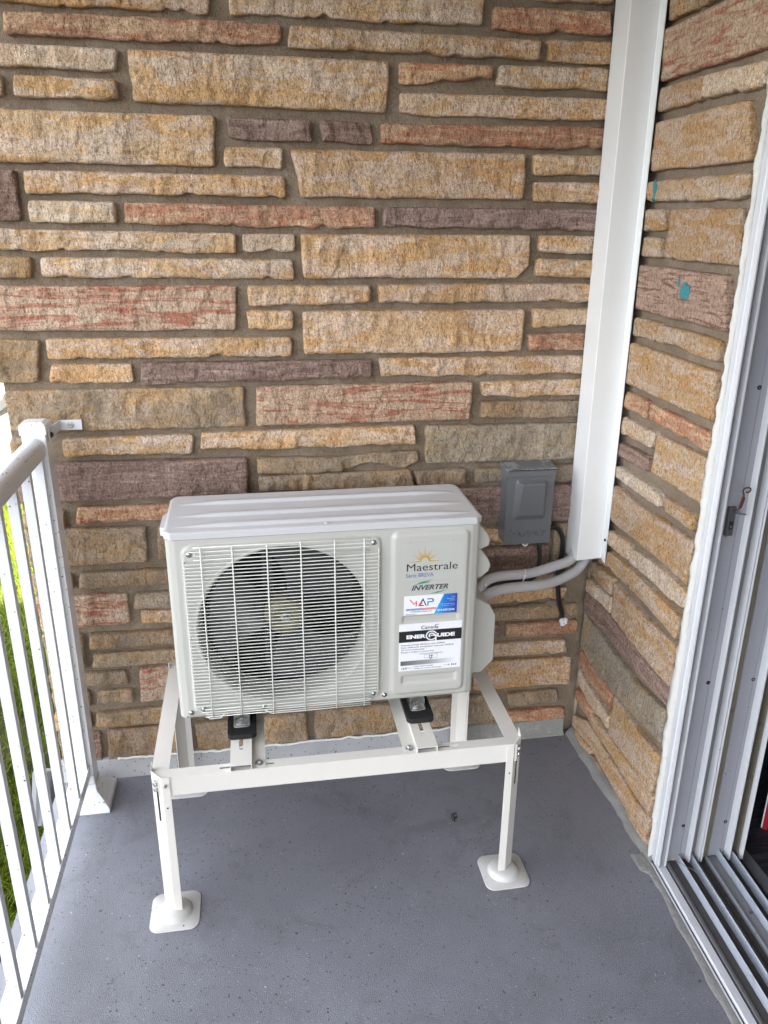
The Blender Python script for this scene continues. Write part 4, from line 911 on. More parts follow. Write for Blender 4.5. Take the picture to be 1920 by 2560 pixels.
# cross channels (hat with one foot flange)
def channel(x0, x1, xf, s):
    zt2 = zt+.0175; y0_, y1_ = yf_-.003, yb+.003
    o = plate('cross_channel', [(0, 0), (x1-x0, 0), (x1-x0, y1_-y0_), (0, y1_-y0_)], [slot((x1-x0)/2, .088, .062, .0095, 'y'), slot((x1-x0)/2, .38, .062, .0095, 'y')], .002, (loc(x0, y0_, zt2), (1, 0, 0), (0, 1, 0), (0, 0, 1)), 'stand', sd_)
    bm = bmesh.new(); L_ = y1_-y0_
    for xx in (x0, x1-.002): a = loc(xx, y0_, zt+.0004); box(bm, a[0], a[0]+.002, a[1], a[1]+L_, a[2] if True else 0, zt2-.002)
    a_, b_ = sorted((x1 if s > 0 else x0, xf)); a = loc(a_, y0_, zt+.0004); box(bm, a[0], a[0]+b_-a_, a[1], a[1]+L_, a[2], a[2]+.002)
    fin('channel_web', bm, 'stand', o)
    bolt('bolt', loc((a_+b_)/2+.001, -.556, zt+.0024), 'z', o, .0072)
    bolt('bolt', loc((a_+b_)/2+.001, -.062, zt+.0024), 'z', o, .0072)
channel(-1.0885, -1.0380, -1.0065, 1); channel(-.6425, -.5915, -.6735, -1)
# rubber pads under the unit feet
for cx_, lab in ((-1.0605, 'black ribbed rubber pad under the left foot of the outdoor unit'), (-.6130, 'black ribbed rubber pad under the right foot of the outdoor unit')):
    bm = bmesh.new(); oc = rrect(-.035, .035, -.0345, .30, .014, 4); prism(bm, oc, 0, .013, 'z')
    for k in range(16):
        y_ = -.029+k*.0052
        if y_ < .05:
            v0 = [(-.031, y_, .0130), (.031, y_+.004, .0130), (.031, y_+.0066, .0130), (-.031, y_+.0026, .0130)]
            vs = [bm.verts.new(p) for p in v0]+[bm.verts.new((p[0]*.99, p[1], .0148)) for p in v0]
            for f in ((4, 5, 6, 7), (0, 1, 5, 4), (1, 2, 6, 5), (2, 3, 7, 6), (3, 0, 4, 7)): bm.faces.new([vs[i] for i in f])
    o = fin('rubber_pad', bm, 'rubber', None); o.location = (cx_, -.4450, zt+.0177); tag(o, lab, 'rubber pad', 'rubber pads under the outdoor unit')
# ------------------------------------------------------------ outdoor unit
W_, D_, H_, CH = .747, .2605, .474, .016
U = thing('outdoor_unit', 'grey-white heat pump outdoor unit with round fan grille and stickers on its front', 'heat pump', (-1.209, -.424, .47), .0096)
GX0, GX1, GZ0, GZ1 = .034, .502, .010, .461       # raised field round the fan
RX0, RX1, RZ0, RZ1 = .522, .7215, .011, .467      # raised field with the stickers
FC = (.2685, .238); FR = .2115
def rr_d(x, z, x0, x1, z0, z1, r):
    cx, cz = (x0+x1)/2, (z0+z1)/2; qx = abs(x-cx)-(x1-x0)/2+r; qz = abs(z-cz)-(z1-z0)/2+r
    return math.hypot(max(qx, 0), max(qz, 0))+min(max(qx, qz), 0)-r
def front_y(x, z):
    y = 0
    d1 = rr_d(x, z, GX0, GX1, GZ0, GZ1, .022); y -= .006*sstep(0, .007, -d1)
    d2 = rr_d(x, z, RX0, RX1, RZ0, RZ1, .020); y -= .007*sstep(0, .012, -d2)
    for (a, b, c, e) in ((.550, .700, .046, .073), (.550, .700, .220, .243)):
        d3 = max(a-x, x-b); d4 = max(c-z, z-e); y += .0045*sstep(0, .010, -d3)*sstep(0, .0045, -d4)
    e_ = min(x-CH, W_-CH-x); y += .0022*(1-sstep(0, .006, e_))
    y += .004*(1-sstep(0, .006, z))
    return y
def casing():
    nx, nz = 262, 168; X = np.linspace(CH, W_-CH, nx); Zz = np.linspace(0, H_, nz)
    bm = bmesh.new(); V = {}
    for j, z in enumerate(Zz):
        for i, x in enumerate(X):
            dx, dz = x-FC[0], z-FC[1]; r = math.hypot(dx, dz)
            px_, pz_ = x, z
            if abs(r-FR) < .0021: px_, pz_ = FC[0]+dx/r*FR, FC[1]+dz/r*FR
            V[i, j] = bm.verts.new((px_, front_y(px_, pz_), pz_))
    for j in range(nz-1):
        for i in range(nx-1):
            c = (X[i]+X[i+1])/2-FC[0], (Zz[j]+Zz[j+1])/2-FC[1]
            if math.hypot(*c) < FR-.0004: continue
            bm.faces.new((V[i, j], V[i+1, j], V[i+1, j+1], V[i, j+1]))
    for v in [v for v in bm.verts if not v.link_faces]: bm.verts.remove(v)
    me = bpy.data.meshes.new('front_panel'); bm.normal_update(); bm.to_mesh(me); bm.free()
    link('front_panel', me, 'unit', U, True)
casing()
# sides with rounded front corners, back and base
bm = bmesh.new(); ol = []
for k in range(5):
    a = k/4; ol.append((CH*(1-a)**1.0, .0022+(CH-.0022)*a))
ol = [(CH, .0022), (CH*.55, .0050), (CH*.2, .0095), (0, CH+.001), (0, D_), (W_, D_), (W_, CH+.001), (W_-CH*.2, .0095), (W_-CH*.55, .0050), (W_-CH, .0022)]
lo = [bm.verts.new((p[0], p[1], 0)) for p in ol]; hi = [bm.verts.new((p[0], p[1], H_)) for p in ol]
for i in range(len(ol)-1): bm.faces.new((lo[i], lo[i+1], hi[i+1], hi[i]))
bm.faces.new(lo); bm.faces.new(hi)
inner = [(.52, .03), (.52, .25), (.02, .25), (.02, .03)]
fin('casing', bm, 'unit', U)
# lid with three pressed ribs
OV = .0022
def lid():
    nx, nyy = 190, 96; zb, zt_ = H_+.0018, H_+.0185; r_b = .030; P = np.zeros((nyy, nx, 3))
    for j in range(nyy):
        y = -OV-.001+(D_+OV*2)*j/(nyy-1); fy = -OV-.001; by = fy+D_+OV*2
        if y-fy < CH: ins = CH-(y-fy)
        elif by-y < r_b: ins = r_b-math.sqrt(max(0, r_b*r_b-(r_b-(by-y))**2))
        else: ins = 0
        x0, x1 = -OV+ins, W_+OV-ins
        for i in range(nx):
            x = x0+(x1-x0)*i/(nx-1); z = zt_
            tp = max(0, min(1, (x-.022)/.10))*max(0, min(1, (W_-.022-x)/.10)); tp = tp**.8
            for yc, wd in ((.191, .014), (.104, .014), (.034, .013)):
                d_ = (y-yc); w2 = wd*(.25+.75*tp)
                z += .0066*tp*(sstep(-w2, -w2*.15, d_)*(1-sstep(-w2*.15, w2*2.4, d_)))
            ed = min(x-x0, x1-x, y-fy, by-y); z -= .0030*(1-sstep(0, .0045, ed))
            P[j, i] = (x, y, z)
    o = gridmesh(P, 'lid', 'unit_lid', U, True)
    bm = bmesh.new(); edge = [tuple(P[0, i]) for i in range(0, nx, 3)]+[tuple(P[j, -1]) for j in range(nyy)]+[tuple(P[-1, i]) for i in range(nx-1, -1, -3)]+[tuple(P[j, 0]) for j in range(nyy-1, -1, -1)]
    t = [bm.verts.new(p) for p in edge]; b = [bm.verts.new((p[0], p[1], zb)) for p in edge]
    for i in range(len(t)): bm.faces.new((b[i], b[(i+1) % len(t)], t[(i+1) % len(t)], t[i]))
    bm.faces.new(b); bmesh.ops.remove_doubles(bm, verts=bm.verts, dist=1e-5)
    fin('lid_edge', bm, 'unit_lid', o)
lid()
bx('seam_shade_filler', .004, W_-.004, .006, D_-.004, H_, H_+.0018, 'inside', U)  # dark filler box that paints the shade in the lid seam
# side handle at the left, service covers at the right
pr('side_handle', [(-.0165, .080), (-.0165, .160), (-.004, .186), (0, .190), (0, .070)], H_-.018, H_+.004, 'z', 'unit_lid', U, .002)
pr('valve_cover', [(W_-.001, .238), (W_+.020, .226), (W_+.040, .216), (W_+.066, .200), (W_+.084, .168), (W_+.085, .03), (W_+.052, -.006), (W_-.001, -.006)], .10, .21, 'y', 'unit', U, .004)
pr('cable_cover', [(W_-.001, .452), (W_+.016, .448), (W_+.030, .430), (W_+.038, .412), (W_+.034, .396), (W_+.016, .389), (W_-.001, .389)], .04, .11, 'y', 'unit', U, .005)
pr('cable_cover', [(W_-.001, .392), (W_+.014, .390), (W_+.034, .362), (W_+.043, .345), (W_+.038, .328), (W_+.020, .312), (W_-.001, .306)], .04, .12, 'y', 'unit', U, .005)
# bell mouth of the fan opening
bm = bmesh.new(); prof = [(FR+.006, -.0062), (FR+.0025, -.0082), (FR-.001, -.0075), (FR-.004, -.003), (FR-.0075, .006), (FR-.0095, .02), (FR-.0100, .075)]
rings = []
for r, y in prof: rings.append([bm.verts.new((FC[0]+r*math.cos(2*PI*k/96), y, FC[1]+r*math.sin(2*PI*k/96))) for k in range(96)])
for a, b in zip(rings, rings[1:]):
    for k in range(96): bm.faces.new((a[k], b[k], b[(k+1) % 96], a[(k+1) % 96]))
me = bpy.data.meshes.new('bell_mouth'); bm.normal_update(); bm.to_mesh(me); bm.free(); link('bell_mouth', me, 'unit', U, True)
# fan, motor, coil
fan = thing('fan', None, None, (FC[0], .050, FC[1])); fan.parent = U
bm = bmesh.new(); lathe(bm, [(.050, .06), (.051, .004), (.047, -.006), (.036, -.012), (.022, -.013), (.020, -.009), (.010, -.009)], (0, 0, 0), 'y', 40); fin('hub', bm, 'fan_hub', fan, smooth=True)
bolt('bolt', (0, -.009, 0), 'y', fan, .0085, flip=-1)
for kb in range(3):
    a0 = math.radians(84+120*kb); nr, na = 14, 22; P = np.zeros((nr, na, 3))
    for j in range(nr):
        rj = .046+(.193-.046)*j/(nr-1); f = j/(nr-1)
        span = math.radians(60+30*f); start = a0+math.radians(22*f*f)
        for i in range(na):
            g = i/(na-1); a = start-span*g
            y = .050*(g-.15)*(1-.25*f)-.004*math.sin(PI*g)
            if g < .06: y -= 0
            rr_ = rj*(1-.10*max(0, g-.75)*f*2)
            P[j, i] = (rr_*math.cos(a), y, rr_*math.sin(a))
    o = gridmesh(P, 'blade', 'fan_grey', fan, True)
    md = o.modifiers.new('s', 'SOLIDIFY'); md.thickness = .003; md.offset = 0
bm = bmesh.new()
for xx in (-.047, -.030): box(bm, FC[0]+xx-.004, FC[0]+xx+.004, .118, .130, .006, H_-.006)
for xx in (.040, .056): box(bm, FC[0]+xx-.004, FC[0]+xx+.004, .118, .130, .006, H_-.006)
lathe(bm, [(.050, .085), (.050, .150), (.02, .152)], (FC[0], 0, FC[1]), 'y', 28)
fin('motor_bracket', bm, 'bracket', U)
bm = bmesh.new(); box(bm, .018, .515, .170, .172, .004, H_-.004)
for k in range(60): zz_ = .008+k*.0077; box(bm, .020, .512, .166, .1695, zz_, zz_+.0012)
fin('coil', bm, 'inside', U)
for a in ((.018, .020, .012, .17, .004, H_-.004), (.515, .517, .012, .17, .004, H_-.004), (.018, .517, .012, .17, .002, .004), (.018, .517, .012, .17, H_-.004, H_-.002)): bx('baffle', *a, 'inside', U)
# wire guard
gd = thing('fan_guard', None, None, (0, -.0155, .0085)); gd.parent = U
WR = .00125
def wire_mesh(pts, r, seg=6):
    bm = bmesh.new(); tube(bm, pts, r, seg); bmesh.ops.recalc_face_normals(bm, faces=bm.faces)
    me = bpy.data.meshes.new('wire'); bm.to_mesh(me); bm.free(); me.materials.append(M['guard']); me.polygons.foreach_set('use_smooth', [True]*len(me.polygons)); return me
mw = wire_mesh([(.0415, .010, .0035), (.0395, .004, .0028), (.0388, .001, .0012), (.0400, 0, 0), (.0445, 0, 0), (.27, -.0012, 0), (.488, 0, 0), (.4925, .0005, 0), (.4945, .004, .0008), (.4948, .010, .0015)], WR)
for k in range(43):
    o = bpy.data.objects.new('wire', mw); C.objects.link(o); o.parent = gd; o.location = (0, 0, .4105-.0090*k)
ms_ = wire_mesh([(.062, 0, 0), (.27, -.0010, 0), (.473, 0, 0)], WR)
for z in (.4515, .4205, .0210, .0000):
    o = bpy.data.objects.new('wire', ms_); C.objects.link(o); o.parent = gd; o.location = (0, 0, z)
def hook(zc, up, xs_):
    return [(.054, .004, zc), (.060, 0, zc+.001), (.27, -.001, zc+.0005), (.466, 0, zc), (.472, 0, zc-.001), (.478, .002, zc-.003), (.480, .005, zc-.003)]
for zc in (.4395, .0125):
    bm = wire_mesh(hook(zc, 1, 0), WR); o = bpy.data.objects.new('wire', bm); C.objects.link(o); o.parent = gd
for zc in (.4305, .0065):
    bm = wire_mesh([(.0665, 0, zc+.006), (.065, 0, zc+.001), (.069, 0, zc), (.27, -.001, zc), (.467, 0, zc), (.4715, .001, zc+.003)], WR); o = bpy.data.objects.new('wire', bm); C.objects.link(o); o.parent = gd
bm = wire_mesh([(.069, 0, -.0012), (.071, -.001, -.0048), (.098, -.001, -.0048), (.106, -.001, .004), (.111, -.001, .0085)], .0014); o = bpy.data.objects.new('wire', bm); C.objects.link(o); o.parent = gd
bm = wire_mesh([(.209, 0, .0035), (.214, -.001, .0015), (.222, -.001, -.0048), (.30, -.001, -.0055), (.473, -.001, -.0045)], .0014); o = bpy.data.objects.new('wire', bm); C.objects.link(o); o.parent = gd
for i, x in enumerate((.0795, .150, .229, .3070, .3860, .4560)):
    z0 = .000 if i < 2 else -.006
    me = wire_mesh([(x, -.0032, z0), (x, -.0044, .22), (x, -.0032, .4525)], .0016, 8); o = bpy.data.objects.new('rod', me); C.objects.link(o); o.parent = gd
me = wire_mesh([(.4915, .0015, .028), (.4915, .0015, .422)], .0013); o = bpy.data.objects.new('rod', me); C.objects.link(o); o.parent = gd
# screws of guard and casing
for x, z, y in ((.053, .440, -.0065), (.481, .444, -.0065), (.059, .0265, -.0065), (.482, .028, -.0065), (.206, .0165, -.0065), (.028, .0150, 0), (.512, .0165, 0)):
    bm = bmesh.new(); lathe(bm, [(.0066, y), (.0066, y-.0010), (.0048, y-.0012), (.0044, y-.0034), (.0020, y-.0042)], (x, 0, z), 'y', 20)
    s_ = fin('screw', bm, 'bolt', U, smooth=True)
    bm = bmesh.new(); box(bm, x-.0022, x+.0022, y-.0046, y-.0040, z-.0004, z+.0004); box(bm, x-.0004, x+.0004, y-.00465, y-.0040, z-.0022, z+.0022); fin('cross_slot', bm, 'black', s_)
for x in (.568, .674):
    bm = bmesh.new(); lathe(bm, [(.0022, -.0068), (.0012, -.0084)], (x, 0, .4375), 'y', 12); fin('vent_pip', bm, 'unit', U)
bm = bmesh.new(); lathe(bm, [(.006, H_+.0190), (.0050, H_+.0206), (.002, H_+.021)], (.372, .012, 0), 'z', 14); fin('lid_pip', bm, 'unit_lid', U)
# mounting feet
for cx_ in (-1.0605+1.209, -.6130+1.209):
    bm = bmesh.new(); z0 = -.0225
    prism(bm, rrect(cx_-.0205, cx_+.0205, -.0285, .26, .007, 3), z0, z0+.0030, 'z')
    prism(bm, rrect(cx_-.0150, cx_+.0150, -.0220, .26, .005, 3), z0+.0028, z0+.0048, 'z')
    box(bm, cx_-.0195, cx_-.0170, -.012, .26, z0+.002, -.0005); box(bm, cx_+.0170, cx_+.0195, -.012, .26, z0+.002, -.0005)
    box(bm, cx_-.018, cx_+.018, .004, .010, z0+.002, -.0005)
    ft = fin('foot', bm, 'bolt', U, bevel=.0012)
    bm = bmesh.new(); zz_ = z0+.0049; yc = -.0095
    lathe(bm, [(.0135, zz_), (.0135, zz_+.0018), (.0128, zz_+.0022)], (cx_-.001, yc, 0), 'z', 28)
    lathe(bm, [(.0075, zz_+.002), (.0075, zz_+.0035), (.0068, zz_+.0038)], (cx_-.001, yc, 0), 'z', 20)
    lathe(bm, [(.0052, zz_+.0035), (.0052, zz_+.0092), (.0044, zz_+.0102), (.0018, zz_+.0098)], (cx_-.001, yc, 0), 'z', 6)
    fin('bolt', bm, 'bolt', ft)

# stickers (flat print) on the raised right field
YL = -.0076; DZ = .0040
def lab(name, x0, x1, z0, z1, mat, y=YL, parent=None): return flat(name, [(x0, z0+DZ), (x1, z0+DZ), (x1, z1+DZ), (x0, z1+DZ)], y, mat, parent or U)
def tx(body, x0, x1, z0, z1, mat, parent, y, **k): return text('lettering', body, x0, x1, z0+DZ, z1+DZ, y, mat, parent, **k)
lb = lab('brand_label', .552, .704, .332, .432, 'clear', y=-.0072)
y1 = -.0079
sc = (.606, .3845+DZ)
bm = bmesh.new(); n = 18; a_in = [bm.verts.new((sc[0]+.0088*math.cos(PI*k/n), y1, sc[1]+.0092*math.sin(PI*k/n))) for k in range(n+1)]; a_out = [bm.verts.new((sc[0]+.0122*math.cos(PI*k/n), y1, sc[1]+.0125*math.sin(PI*k/n))) for k in range(n+1)]
for k in range(n): bm.faces.new((a_in[k], a_in[k+1], a_out[k+1], a_out[k]))
fin('sun_arc', bm, 'gold', lb)
tips = [(.561, .383), (.579, .393), (.573, .403), (.586, .406), (.586, .4185), (.598, .413), (.6055, .4255), (.613, .413), (.626, .4185), (.625, .406), (.639, .403), (.631, .392), (.651, .382)]
for i, tp in enumerate(tips):
    v = Vector((tp[0]-sc[0], tp[1]+DZ-sc[1])); a = math.atan2(v.y, v.x); da = .13 if i % 2 == 0 else .09
    b0 = (sc[0]+.0115*math.cos(a-da), sc[1]+.0115*math.sin(a-da)); b1 = (sc[0]+.0115*math.cos(a+da), sc[1]+.0115*math.sin(a+da))
    flat('sun_ray', [b0, (tp[0], tp[1]+DZ), b1], y1, 'gold', lb, .0001)
tx('Maestrale', .5615, .6885, .3590, .3785, 'black', lb, y1, bold=.001)
tx('Série BREVA', .560, .6285, .3425, .3530, 'navy', lb, y1, bold=.004)
lb = lab('inverter_label', .571, .678, .292, .331, 'clear', y=-.0072)
tx('INVERTER', .574, .6665, .3070, .3205, 'grey_print', lb, y1, shear=.32, bold=.035)
for pts in (([.577, .3195], [.596, .3285], [.627, .3345], [.619, .3320], [.600, .3265]), ([.588, .3225], [.604, .3280], [.6215, .3300], [.616, .3265], [.600, .3245]), ([.668, .3060], [.655, .3010], [.632, .2985], [.638, .3005], [.655, .3028]), ([.655, .3005], [.640, .2970], [.622, .2955], [.626, .2975], [.640, .2990])):
    flat('swoosh', [(p[0], p[1]+DZ) for p in pts], y1, 'green', lb, .0001)
# installer's sticker
lb = lab('installer_label', .5560, .6907, .2405, .2930, 'paper')
ys = YL-.0006
flat('blue_field', [(.657, .293+DZ), (.6907, .293+DZ), (.6907, .2405+DZ), (.6325, .2405+DZ)], ys, 'blue_grad', lb, .0001)
yt = ys-.0006
flat('letter_shape', [(.5690, .2830+DZ), (.5725, .2830+DZ), (.5815, .2715+DZ), (.5885, .2800+DZ), (.5885, .2640+DZ), (.5855, .2640+DZ), (.5855, .2740+DZ), (.5815, .2680+DZ)], ys, 'red_print', lb, .0001)
flat('letter_shape', [(.5915, .2640+DZ), (.6040, .2855+DZ), (.6135, .2640+DZ), (.6105, .2640+DZ), (.6040, .2790+DZ), (.5965, .2665+DZ), (.6060, .2665+DZ), (.6060, .2640+DZ)], ys, 'black', lb, .0001)
flat('letter_shape', [(.6150, .2640+DZ), (.6150, .2755+DZ), (.6265, .2755+DZ), (.6285, .2775+DZ), (.6265, .2805+DZ), (.6150, .2805+DZ), (.6150, .2835+DZ), (.6275, .2835+DZ), (.6320, .2795+DZ), (.6310, .2745+DZ), (.6275, .2725+DZ), (.6180, .2725+DZ), (.6180, .2640+DZ)], ys, 'bright_blue', lb, .0001)
flat('letter_stroke', [(.5915, .2640+DZ), (.5985, .2735+DZ), (.6030, .2720+DZ), (.5960, .2640+DZ)], ys-.0001, 'red_print', lb, .0001)
lab('bar', .5620, .6025, .2528, .2578, 'bright_blue', ys, lb); lab('bar', .6030, .6380, .2528, .2578, 'red_print', ys, lb)
tx('CLIMATISATION', .5635, .6015, .2536, .2570, 'paper', lb, yt, bold=.01); tx('CHAUFFAGE', .6045, .6368, .2536, .2570, 'paper', lb, yt, bold=.01)
tx('ENTREPRENEUR GÉNÉRAL INC', .5730, .6270, .2474, .2508, 'black', lb, ys, bold=.02); tx('RBQ: 5835-5681-01', .5610, .5885, .2414, .2438, 'black', lb, ys, bold=.02)
for s_, x0, z0 in (('Vente', .6755, .2835), ('Installation', .6645, .2785), ('Service', .6720, .2737), ('Thermopompe Murale', .6480, .2642), ('& Système Central', .6530, .2595)): tx(s_, x0, .6850, z0, z0+.0028, 'paper', lb, yt)
tx('514.629.2546', .6410, .6850, .2468, .2525, 'paper', lb, yt, bold=.025)
# energy label
lb = lab('energy_label', .5450, .7060, .0820, .2165, 'paper')
tx('Canada', .6010, .6455, .1990, .2085, 'black', lb, ys, bold=.012)
lab('flag', .6375, .6395, .2085, .2108, 'black', ys, lb); lab('flag', .6435, .6455, .2085, .2108, 'black', ys, lb); lab('flag', .6408, .6422, .2088, .2105, 'black', ys, lb)
lab('band', .5450, .7060, .1648, .1958, 'black', ys, lb)
tx('ENER', .5640, .6140, .1740, .1850, 'paper', lb, yt, bold=.06); tx('UIDE', .6420, .6885, .1740, .1850, 'paper', lb, yt, bold=.06)
gc = (.6280, .1800+DZ); bm = bmesh.new()
def arc(r0, r1, a0, a1, cx, cz, y, sx=1.08, n=26):
    A = [bm.verts.new((cx+sx*r0*math.cos(a0+(a1-a0)*k/n), y, cz+r0*math.sin(a0+(a1-a0)*k/n))) for k in range(n+1)]
    B = [bm.verts.new((cx+sx*r1*math.cos(a0+(a1-a0)*k/n), y, cz+r1*math.sin(a0+(a1-a0)*k/n))) for k in range(n+1)]
    for k in range(n): bm.faces.new((A[k], A[k+1], B[k+1], B[k]))
arc(.0105, .0138, math.radians(20), math.radians(335), gc[0], gc[1], yt)
arc(.0045, .0078, math.radians(-20), math.radians(230), gc[0]+.001, gc[1], yt)
v = [bm.verts.new(p) for p in ((gc[0]-.002, yt, gc[1]-.0015), (gc[0]+.0135, yt, gc[1]-.0015), (gc[0]+.0135, yt, gc[1]+.0015), (gc[0]-.002, yt, gc[1]+.0015))]; bm.faces.new(v)
v = [bm.verts.new(p) for p in ((gc[0]+.0095, yt, gc[1]-.0165), (gc[0]+.0135, yt, gc[1]-.0150), (gc[0]+.0135, yt, gc[1]-.0010), (gc[0]+.0098, yt, gc[1]-.0010))]; bm.faces.new(v)
fin('round_g_mark', bm, 'paper', lb)
for i, s_ in enumerate(('Seasonal energy efficiency ratio (SEER2)', "Ratio d'efficacité énergétique saisonnier (REES2)", 'Air source heat pump', "Pompe à chaleur à source d'air")):
    tx(s_, .5510, (.6640, .6865, .6110, .6365)[i], .1545-.0068*i-.001, .1545-.0068*i+.0042, 'black', lb, ys, bold=.012)
tx('TSH12HAI2NAJ0X22', .5975, .6590, .1268, .1305, 'black', lb, ys, bold=.012)
bm = bmesh.new()
for a in ((.6110, .6450, .1252, .1257), (.6110, .6450, .1155, .1160), (.6110, .6115, .1155, .1257), (.6445, .6450, .1155, .1257)): box(bm, a[0], a[1], ys-.0001, ys, a[2]+DZ, a[3]+DZ)
fin('frame', bm, 'black', lb)
tx('19', .6235, .6330, .1175, .1238, 'black', lb, ys, bold=.03)
flat('pointer', [(.6225, .1155+DZ), (.6335, .1155+DZ), (.6280, .1125+DZ)], ys, 'black', lb, .0001)
lab('scale_bar', .5500, .6995, .0985, .1110, 'grey_grad', ys, lb)
tx('13.0', .5525, .5670, .0870, .0925, 'black', lb, ys, shear=.2, bold=.03); tx('24.5', .6810, .6965, .0885, .0940, 'black', lb, ys, shear=.2, bold=.03)
tx('Uses least energy', .5850, .6355, .0912, .0955, 'black', lb, ys, shear=.2, bold=.012); tx("Utilise le moins d'énergie", .5850, .6575, .0850, .0893, 'black', lb, ys, shear=.2, bold=.012)
lab('line', .5695, .5815, .0900, .0905, 'black', ys, lb); lab('line', .6615, .6755, .0908, .0913, 'black', ys, lb); flat('arrow', [(.6745, .0890+DZ), (.6785, .0911+DZ), (.6745, .0932+DZ)], ys, 'black', lb, .0001)

# ------------------------------------------------------------ railing
RX, RY = -1.5335, -.1025
rl = thing('railing', 'white metal railing with square balusters and a capped end post', 'railing', (RX, RY, 0))
def rb(name, x0, x1, y0, y1, z0, z1, mat, par, bevel=.0012): return bx(name, x0-RX, x1-RX, y0-RY, y1-RY, z0, z1, mat, par, bevel)
px0, px1, py0, py1 = -1.562, -1.505, -.131, -.074
post = rb('post', px0, px1, py0, py1, .02, 1.128, 'rail_dirty', rl)
bm = bmesh.new(); a = (px0-RX-.003, px1-RX+.003, py0-RY-.003, py1-RY+.003)
box(bm, a[0], a[1], a[2], a[3], 1.126, 1.150); 
v = [bm.verts.new(p) for p in ((a[0], a[2], 1.1505), (a[1], a[2], 1.1505), (a[1], a[3], 1.1505), (a[0], a[3], 1.1505), (a[0]+.010, a[2]+.010, 1.156), (a[1]-.010, a[2]+.010, 1.156), (a[1]-.010, a[3]-.010, 1.156), (a[0]+.010, a[3]-.010, 1.156))]
for f in ((4, 5, 6, 7), (0, 1, 5, 4), (1, 2, 6, 5), (2, 3, 7, 6), (3, 0, 4, 7)): bm.faces.new([v[i] for i in f])
fin('post_cap', bm, 'rail_dirty', rl)
# flared cover at the foot of the post
bm = bmesh.new(); cx_, cy_ = 0, 0
def sq(h, z): return [bm.verts.new((sx*h, sy*h, z)) for sx, sy in ((-1, -1), (1, -1), (1, 1), (-1, 1))]
R_ = [sq(.0690, .0005), sq(.0690, .0150), sq(.0665, .0190), sq(.0630, .0210), sq(.0535, .0330), sq(.0430, .0430), sq(.0335, .0500), sq(.0310, .0540), sq(.0310, .0760), sq(.0295, .0775)]
for a_, b_ in zip(R_, R_[1:]):
    for k in range(4): bm.faces.new((a_[k], a_[(k+1) % 4], b_[(k+1) % 4], b_[k]))
bm.faces.new(R_[-1]); fin('post_base', bm, 'rail_dirty', rl, bevel=.0012)
YE = -2.70
# rounded top rail
bm = bmesh.new(); prof = [(-.024, 1.072), (-.0260, 1.098), (-.0235, 1.107), (-.015, 1.1150), (-.004, 1.1180), (.006, 1.1175), (.016, 1.1130), (.0235, 1.103), (.0250, 1.094), (.024, 1.072)]
lo = [bm.verts.new((p[0]-.0015, py0-RY-.0003, p[1])) for p in prof]; hi = [bm.verts.new((p[0]-.0015, YE-RY, p[1])) for p in prof]
for i in range(len(prof)): bm.faces.new((lo[i], lo[(i+1) % len(prof)], hi[(i+1) % len(prof)], hi[i]))
bm.faces.new(lo); bm.faces.new(hi); tr_ = fin('top_rail', bm, 'rail_dirty', rl, bevel=.0006)
bm = bmesh.new(); z1_, z0_ = .1400, .1080; x0_, x1_ = -1.5555-RX, -1.5130-RX; t_ = .0018
prism(bm, [(x0_, z0_), (x0_, z1_), (x1_, z1_), (x1_, z0_), (x1_-t_, z0_), (x1_-t_, z1_-t_), (x0_+t_, z1_-t_), (x0_+t_, z0_)], YE-RY, py0-RY-.0004, 'y')
fin('bottom_rail', bm, 'rail_dirty', rl)
bal = None
for k in range(22):
    yf2 = -.150-.1205*k
    if k == 0:
        bal = rb('baluster', -1.5385, -1.5165, yf2, yf2+.0185, .1403, 1.0735, 'rail', rl, .001)
        m0 = bal
    else:
        o = m0.copy(); C.objects.link(o); o.parent = rl; o.location = (0, -.1205*k, 0)
# wall bracket
bm = bmesh.new()
def quad3(bm, a, b, c, d_, th, n):
    lo = [bm.verts.new(Vector(p)) for p in (a, b, c, d_)]; hi = [bm.verts.new(Vector(p)+Vector(n)*th) for p in (a, b, c, d_)]
    for i in range(4): bm.faces.new((lo[i], lo[(i+1) % 4], hi[(i+1) % 4], hi[i]))
    bm.faces.new(lo[::-1]); bm.faces.new(hi)
def rl_(x, y, z): return (x-RX, y-RY, z)
quad3(bm, rl_(-1.4975, -.0075, 1.1075), rl_(-1.4415, -.0075, 1.1075), rl_(-1.4415, -.0075, 1.1340), rl_(-1.4975, -.0075, 1.1340), .0025, (0, -1, 0))
quad3(bm, rl_(-1.4975, -.0085, 1.1075), rl_(-1.4975, -.0085, 1.1340), rl_(-1.5035, -.072, 1.1330), rl_(-1.5035, -.072, 1.1065), .0025, (1, 0, 0))
quad3(bm, rl_(-1.5035, -.110, 1.103), rl_(-1.5035, -.0735, 1.103), rl_(-1.5035, -.0735, 1.133), rl_(-1.5035, -.110, 1.133), .0025, (1, 0, 0))
br = fin('wall_bracket', bm, 'rail', rl)
bolt('bolt', rl_(-1.469, -.0102, 1.120), 'y', br, .0058, flip=-1)
bolt('bolt', rl_(-1.5008, -.094, 1.117), 'x', br, .0052, flip=1, mat='rust')

